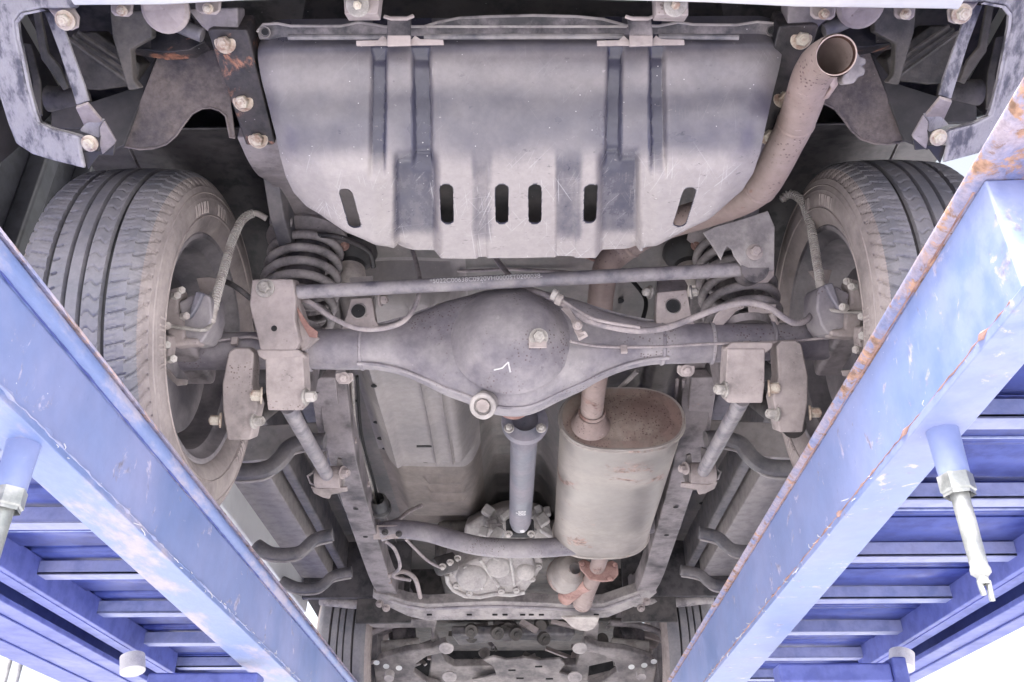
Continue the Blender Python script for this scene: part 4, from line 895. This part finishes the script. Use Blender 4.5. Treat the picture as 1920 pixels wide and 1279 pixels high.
plate('steering_rack', [(845,1192),(1080,1190),(1070,1205),(960,1202),(860,1212)], slope(1190,4.0,1212,4.1), .05, 'beamdark', bevel=.012)
for k in range(9):
    random.seed(60+k); px = 870+random.random()*200; py = 1168+random.random()*30
    MB().lathe([(0,.03),(.02,.028),(.02,.012),(.03,.012),(.03,.0003)], Y(px,py,3.95+random.random()*.1), (random.random()-.5,-1,-.6), 12).build('engine_boss', MAT['oldplastic'], car)
MB().span((-.52,4.05,1.0),(.52,4.7,1.15)).build('engine_sump', MAT['oldplastic'], car, .04)
plate('front_panel', [(560,1100),(640,1098),(700,1112),(700,1165),(660,1160),(600,1165),(585,1140)], slope(1098,3.9,1165,4.0), .02, 'floordark')
mirror([o for o in car.children if o.name == 'front_panel'][0])
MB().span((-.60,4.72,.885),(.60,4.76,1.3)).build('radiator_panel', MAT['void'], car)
for s_ in (-1, 1):
    MB().span((s_*.43,3.64,.99),(s_*.86,3.67,1.3)).build('wheelhouse_wall', MAT['wellplastic'], car)
    MB().span((s_*.42,3.66,.895),(s_*.64,3.68,1.0)).build('mount_gusset', MAT['floordark'], car)
    MB().tube([(s_*.47,3.66,.97),(s_*.66,3.70,.98),(s_*.80,3.72,1.0)], .02, 10).build('body_mount_arm', MAT['dustmetal'], car)

# ---- wheels
def tyre_mesh(seg, tread=True):
    half = [(.092,.222),(.100,.226),(.108,.236),(.115,.252),(.118,.270),(.1175,.284),(.1165,.286),(.1165,.290),(.1150,.292),(.1125,.304),(.1115,.306),(.1105,.311),(.1085,.313),(.1055,.3185),(.1040,.3225),(.1020,.325),(.0995,.3285),(.0975,.331),(.0950,.3333),(.0920,.3355),(.0890,.3372),(.0860,.3385)]
    grooves = [(-.046,.0040),(-.014,.0030),(.012,.0028),(.049,.0040)]
    prof_ = half[:]; nx = 85 if tread else 42
    for i in range(nx): x = .083 - .166*i/(nx-1); prof_.append((x, .3452-.66*x*x, 1))
    prof_ += [(-a, b) for a, b in reversed(half)]
    c = (-.70, 1.52, .90); vs = []; n = len(prof_); dk = []; P_ = seg/84.0
    def pulse(d, per, w): d = d % per; d = min(d, per-d); return max(0, 1-d/w)
    for k in range(seg):
        ang = 2*math.pi*k/seg; ca, sa = math.cos(ang), math.sin(ang)
        for q in prof_:
            x, r = q[0], q[1]
            if len(q) == 3:
                gd = min(abs(x-gx)-gw for gx, gw in grooves)
                if gd < .0008: r -= .0085*(1-sst(-.0008,.0006,gd))
                elif seg > 500:
                    if x > .053:
                        r -= .0036*min(1, 1.4*pulse(k+(x-.053)*120, P_, 1.25)) + .0013*pulse(k+(x-.053)*120+P_/2, P_/3, 1.0)*(x < .072)
                    elif x < -.050: r -= .0036*min(1, 1.4*pulse(k-(x+.050)*120, P_, 1.25)) + .0013*pulse(k-(x+.05)*120+P_/2, P_/3, 1.0)*(x > -.07)
                    elif .016 < x < .045: r -= .0030*pulse(k+3.4*math.sin((x-.016)/.029*6.3)+(x-.03)*200, P_, 1.35)
                    elif -.042 < x < -.031: r -= .0045*min(1, 1.5*pulse(k+x*140, P_, 1.25))
                    elif -.031 < x < -.018: r -= .001*pulse(k+x*140, P_/2, 1.1)
            elif seg > 500 and r > .312:
                r2 = pulse(k+(.34-r)*500, P_, 1.8)
                if r2 > 0: r -= .004*r2; x -= math.copysign(.003*r2, x)
                elif r > .3225: x -= math.copysign(.0014*pulse(k, P_/4, 1.2), x)
            vs.append((c[0]+x, c[1]-r*ca, c[2]-r*sa))
    fs = []; mi = []; L0 = len(half)
    for k in range(seg):
        k2 = (k+1) % seg
        for j in range(n-1):
            fs.append((k*n+j, k*n+j+1, k2*n+j+1, k2*n+j))
            if L0-6 <= j < n-L0+5:
                xm = (prof_[j][0]+prof_[j+1][0])/2
                mi.append(2 if min(abs(xm-gx)-gw for gx, gw in grooves) < -.0004 else 0)
            else: mi.append(1)
    return vs, fs, mi
def make_wheel(seg, detail, cx=-.70, cy=1.52, cz=.90):
    vs, fs, mi = tyre_mesh(seg, detail); mb = MB(); mb.add(vs, fs)
    ty = mb.build('wheel', MAT['tread'], car, smooth=32)
    ty.data.materials.append(MAT['sidewall']); ty.data.materials.append(MAT['floordark']); ty.data.polygons.foreach_set('material_index', mi)
    c = V((-.70,1.52,.90))
    MB().lathe([(.088,.226),(.094,.228),(.099,.222),(.097,.214),(.080,.208),(.074,.196),(.03,.192),(.0,.186),(-.03,.186),(-.05,.20),(-.09,.206),(-.098,.214),(-.094,.224)], c, (1,0,0), 72).build('rim', MAT['rim'], ty, smooth=50)
    for k in range(7):
        a = 2*math.pi*k/7+.3; u = V((0,math.cos(a),math.sin(a))); t = V((1,0,0)).cross(u)
        MB().prism([c+V((-.055,0,0))+u*.05+t*.035, c+V((-.055,0,0))+u*.05-t*.035, c+V((-.045,0,0))+u*.192-t*.022, c+V((-.045,0,0))+u*.192+t*.022], (-.02,0,0)).build('spoke', MAT['rim'], ty, .006)
    MB().lathe([(-.04,.0003),(-.04,.07),(-.06,.075),(-.08,.06),(-.08,.0003)], c, (1,0,0), 30).build('hub', MAT['rim'], ty)
    if detail:
        # shallow raised ribs and worn moulding blocks on the inner sidewall
        for r0 in (.2565,.2995):
            MB().lathe([(.1150 if r0 < .28 else .1130,r0-.0015),(.1180 if r0 < .28 else .1150,r0),(.1150 if r0 < .28 else .113,r0+.0015)], c, (1,0,0), 160).build('sidewall_ring', MAT['sidewall'], ty)
        mb = MB()
        for a0, n_ in ((-50,5),(-74,4),(20,6),(150,6)):
            for k in range(n_):
                a = R(a0+k*3.4); u = V((0,-math.cos(a),-math.sin(a))); t = V((1,0,0)).cross(u)
                for w_ in (-1, 1) if k % 2 else (0,):
                    p = c+V((.1175,0,0))+u*.272+t*(.0035*w_); mb.box(p, (.003,.022,.003), Matrix((V((1,0,0)),u,t)).transposed())
        mb.build('moulded_mark', MAT['sidewall'], ty, .0006, kind='stuff')
    return ty
wl = make_wheel(1092, True); wr = mirror(wl, .009)
wf = make_wheel(220, True); wf.location = wf.location + V((-.03, 2.68, 0)); mirror(wf)

# brake disc, shield, caliper (left then mirrored and lifted with the axle)
c = V((-.69,1.52,.90))
disc = MB().lathe([(0,.05),(0,.148),(.006,.150),(.018,.150),(.024,.148),(.024,.07),(.055,.066),(.055,.04)], c+V((-.01,0,0)), (1,0,0), 60).build('brake_disc', MAT['rim'], car)
mirror(disc, .008)
shd = MB(); pts = [(c.x+.03, 1.52-.165*math.cos(R(a)), .9-.165*math.sin(R(a))) for a in range(20, 230, 10)] + [(c.x+.03, 1.52-.045*math.cos(R(a)), .9-.045*math.sin(R(a))) for a in range(220, 10, -15)]
sh1 = shd.prism(pts, (.004,0,0)).build('brake_shield', MAT['rim'], car, .001); mirror(sh1, .008)
cal = plate('brake_caliper', [(347,560),(358,552),(368,556),(374,548),(390,552),(396,562),(398,596),(390,625),(378,642),(350,646),(336,632),(340,600),(334,566)], slope(548,1.37,646,1.41), .08, 'axle', bevel=.012, seg=3)
plate('caliper_frame', [(318,540),(338,539),(340,552),(334,560),(332,585),(344,598),(346,632),(372,634),(372,646),(320,650),(312,625),(306,600),(312,570)], slope(539,1.362,650,1.405), .04, 'bracket', cal, .006)
plate('caliper_leg', [(303,628),(318,630),(320,650),(318,670),(322,680),(302,684),(300,650)], slope(628,1.37,684,1.40), .03, 'bracket', cal, .005)
plate('caliper_ridge', [(366,545),(382,548),(372,572),(360,592),(350,600),(356,576)], slope(545,1.362,600,1.382), .012, 'shaft', cal, .004)
for q in ((335,546),(343,594),(308,612),(307,648),(319,674),(326,556)): MB().bolt(Y(*q,1.372), (.7,-.7,-.3), .0078, .014, False).build('bolt', MAT['hose'], cal)
plate('shield_tip', [(303,688),(318,694),(330,710),(352,712),(350,722),(332,724),(316,708)], slope(688,1.40,724,1.42), .004, 'bracket', cal, .001)
plate('caliper_tab', [(368,522),(392,520),(412,524),(404,536),(390,552),(376,548)], slope(520,1.44,552,1.46), .006, 'bracket', cal, .001)
MB().span((-.70,1.44,.86),(-.60,1.60,.94)).build('axle_end', MAT['frame'], cal, .01)
mirror(cal, .010)

# ================================================================== BLUE RAMPS OF THE TRANSPORTER
def vplane(C1, C2): d = (C2-C1); d.z = 0; return C1, V((d.y, -d.x, 0)).normalized()
def along(P, Q, y): return lerp(P, Q, (y-P.y)/(Q.y-P.y))
def ramp(side):
    if side < 0:
        zC = .43
        C = [Z(0,741,zC), Z(498,1220,zC)]; vp = vplane(*C)
        Bp = [PL(158,700,*vp), PL(385,967,*vp)]; Ap = [PL(195,700,*vp), PL(634,1243,*vp)]
        D = [Z(68,890,zC+.001), Z(493,1279,zC+.001)]
        lab = 'left blue steel ramp under the tyre with paint rubbed off along its lower edge'
        y0 = .22
    else:
        zC = .45
        C = [Z(1800,700,zC), Z(1384,1207,zC)]; vp = vplane(*C)
        Bp = [PL(1619,700,*vp), PL(1280,1243,*vp)]; Ap = [PL(1902,200,*vp), PL(1255,1279,*vp)]
        D = [Z(1891,700,zC+.001), Z(1438,1229,zC+.001)]
        lab = 'right blue steel ramp with a rusty top edge and long pin hanging below'
        y0 = .22
    y1 = 5.2
    r = thing('loading_ramp', lab, 'ramp', (side*.75, 2.6, .4), 'blue ramps that carry the car')
    o = side
    def q(L_, y): return along(L_[0], L_[1], y)
    cuts = [y0, .6, 1.0, 1.5, 2.0, 3.0, 4.0, y1]
    ywe = y0 if side < 0 else PL(1852,352,*vp).y
    # web box
    rings = []
    for y in [ywe]+[c_ for c_ in cuts if c_ > ywe+.02]:
        c_, b_, d_ = q(C, y), q(Bp, y), q(D, y); rings.append([c_, b_, b_+V((o*.062,0,0)), V((d_.x, y, b_.z)), V((d_.x, y, d_.z))])
    MB().loft(rings).build('inner_beam', MAT['blue'], r, .003)
    # worn lower flange plate, set proud of the bottom
    rings = []
    for y in cuts[0 if side < 0 else 1:]:
        c_, d_ = q(C, y), q(D, y); rings.append([c_+V((o*-.003,0,-.005)), c_+V((o*-.003,0,.006)), V((d_.x+o*.002,y,c_.z+.006)), V((d_.x+o*.002,y,c_.z-.005))])
    MB().loft(rings).build('bottom_flange', MAT['blueworn' if side < 0 else 'blue'], r, .0015)
    # rounded rusty top edge
    rings = []
    for y in cuts:
        a_, b_ = q(Ap, y), q(Bp, y); h = (a_.z-b_.z); m_ = (a_+b_)/2; x_ = (q(C, y).x)
        pr = [(0,-.5),(-.006,-.42),(-.010,-.2),(-.012,.05),(-.010,.3),(-.004,.5),(.01,.56),(.05,.56),(.05,-.5)]
        rings.append([V((x_+o*u, y, m_.z+v*h)) for u, v in pr])
    MB().loft(rings).build('edge_rail', MAT['bluerust'] if side > 0 else MAT['blueworn'], r, 0, smooth=50)
    if side < 0:
        rings = []
        for y in cuts:
            a_ = q(Ap, y); x_ = q(C, y).x; rings.append([V((x_-o*.0125,y,a_.z-.002)), V((x_-o*.009,y,a_.z+.006)), V((x_+o*.006,y,a_.z+.008)), V((x_+o*.006,y,a_.z+.002))])
        MB().loft(rings).build('rust_lip', MAT['bluerust'], r, 0)
    # uneven weld and torn paint along the lower seam
    random.seed(11+side); pts = []; rad = []
    yy = max(y0, ywe)+.02
    while yy < 4.5:
        p = q(C, yy); pts.append(p + V((-o*(.002+random.random()*.0015), 0, .004+random.random()*.002))); rad.append(.0008+.0016*random.random()**3 + (.003 if random.random() < .02 else 0)); yy += .012
    MB().tube(pts, rad, 6).build('weld_bead', MAT['flange' if side > 0 else 'blueworn'], r)
    pts = []; rad = []; yy = max(y0, ywe)+.02
    while yy < 4.5:
        p = q(Bp, yy); pts.append(p + V((-o*.002, 0, random.random()*.001))); rad.append(.0008+.0012*random.random()**2); yy += .012
    MB().tube(pts, rad, 6).build('weld_bead', MAT['flange' if side > 0 else 'bluedeep'], r)
    # tread plate deck (ribbed sheet) between the beams
    zt = .525; xi = abs(q(C,1.5).x)+.05; xo = .985
    mbd = MB(); per = .288; y = .55; ring = []
    prof_ = []
    yy = .30
    while yy < 4.8:
        prof_ += [(yy, zt), (yy+.118, zt), (yy+.124, zt+.012), (yy+.158, zt+.012), (yy+.166, zt+.002), (yy+.26, zt+.002), (yy+.27, zt)]; yy += per
    for (ya_, za), (yb_, zb) in zip(prof_, prof_[1:]):
        mbd.add([(o*xi,ya_,za),(o*xo,ya_,za),(o*xo,yb_,zb),(o*xi,yb_,zb)], [(0,1,2,3)])
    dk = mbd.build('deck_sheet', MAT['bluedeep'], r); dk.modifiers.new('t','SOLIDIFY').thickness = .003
    k = 0; per = .278
    y = .54 if side < 0 else .46
    while y < 4.8:
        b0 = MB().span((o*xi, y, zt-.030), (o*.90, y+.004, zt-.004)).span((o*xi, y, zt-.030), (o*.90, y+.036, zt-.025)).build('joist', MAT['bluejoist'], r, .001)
        MB().tube([(o*xi, y+.120, zt-.002),(o*.9, y+.120, zt-.002)], .0022, 6).build('deck_rib', MAT['blue'], r)
        y += per
    # outer beam: inner lip, groove, bottom face
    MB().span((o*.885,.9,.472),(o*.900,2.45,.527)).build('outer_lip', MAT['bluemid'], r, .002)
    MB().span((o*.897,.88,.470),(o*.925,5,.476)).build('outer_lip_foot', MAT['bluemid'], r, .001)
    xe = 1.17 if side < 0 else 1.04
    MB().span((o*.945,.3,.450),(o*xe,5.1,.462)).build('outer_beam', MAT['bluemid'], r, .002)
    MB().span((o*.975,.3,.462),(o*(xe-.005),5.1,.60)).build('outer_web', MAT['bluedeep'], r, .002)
    if side < 0: MB().tube([(o*1.09,.3,.4485),(o*1.09,5,.4485)], .0022, 6).build('outer_weld', MAT['bluedeep'], r)
    MB().tube([(o*.99,.3,.4485),(o*.99,5,.4485)], .0022, 6).build('outer_weld', MAT['bluedeep'], r)
    # cross tube and white roller near the far end
    zc = .405 if side > 0 else .398
    yc = 2.02 if side > 0 else 2.05
    ct = MB().span((o*.56, yc, zc-.04),(o*.80, yc+.06, zc)).build('cross_tube', MAT['bluemid'], r, .006)
    if side > 0: MB().span((o*.80, yc-.01, zc-.06),(o*.83, yc+.06, zc+.01)).build('tube_plate', MAT['bluemid'], ct, .004)
    MB().lathe([(-.02,.022),(-.018,.027),(.018,.027),(.02,.022),(.02,.001)], (o*.865, 2.12, .43), (.3*o,.2,1), 24, True).build('roller', MAT['ink'], r)
    return r, C, D
rampL, CL, DL = ramp(-1)
rampR, CR, DR = ramp(1)
# stray fibres and flakes stuck along the lower edges
for rr0, C_, o in ((rampL, CL, -1), (rampR, CR, 1)):
    random.seed(3+o); mb = MB()
    for k in range(70):
        y = .8+random.random()**.7*2.6; p = along(C_[0], C_[1], y)+V((-o*.004,0,(random.random()-.3)*.012)); e = p+V((-o*random.random()*.006,(random.random()-.5)*.03,(random.random()-.5)*.014))
        mb.tube([p, (p+e)/2+V((-o*.002,0,-.001)), e], .0003+.0004*random.random(), 4)
    mb.build('paint_flakes', MAT['ink'], rr0, kind='stuff')
# hanging pins
def pin(px, py, zt, blue_len, r_, parent, scale=1.0):
    a = Z(px, py, zt); d = V((.0,0,-1))
    s = MB().lathe([(-.01,.026),(.002,.026),(.004,.018),(blue_len,.0165),(blue_len,.001)], a, d, 22).build('pin_sleeve', MAT['blue'], parent)
    b = a+d*blue_len
    MB().lathe([(0,.019),(.018,.019),(.020,.017),(.024,.017)], b, d, 6).build('pin_nut', MAT['chrome'], s)
    MB().lathe([(.02,.0100),(.102,.0092),(.106,.0105),(.110,.0105),(.114,.006),(.122,.006)], b, d, 18).build('pin_rod', MAT['chrome'], s)
    MB().tube([b+d*.118+V((-.004,0,0)), b+d*.133+V((-.003,0,.0))], .003, 6).tube([b+d*.118+V((.005,0,0)), b+d*.139+V((.004,0,0))], .003, 6).build('pin_tip', MAT['chrome'], s)
pin(1764, 798, .452, .062, .016, rampR)
pin(48, 822, .432, .062, .016, rampL)

for px, lab_ in ((4, 'thin grey post against white sky, the one nearer the photo edge'), (26, 'thin grey post against white sky, the one nearer the white roller')):
    pp_ = thing('grey_post', lab_, 'post', (Y(px, 1279, 2.6).x,2.6,-1.6), 'grey posts beyond the left ramp')
    MB().tube([Y(px, 1279, 2.6)+V((0,0,-1.2)), Y(px, 1279, 2.6)+V((0,0,.15))], .012, 10).build('upright', MAT['postgrey'], pp_)
# ---- things beyond: dark panel on the far left, pale posts
dp_ = thing('dark_side_panel', 'dark ribbed steel panel out of focus beyond the left tyre', 'panel', (-1.35, 1.6, .3))
MB().span((-1.42,.5,.80),(-1.36,3.0,2.2)).build('panel_sheet', MAT['darksteel'], dp_)
for k in range(9): MB().span((-1.36,.8+k*.22,.82),(-1.30,.86+k*.22,2.2)).build('panel_rib', MAT['darksteel'], dp_, .01)
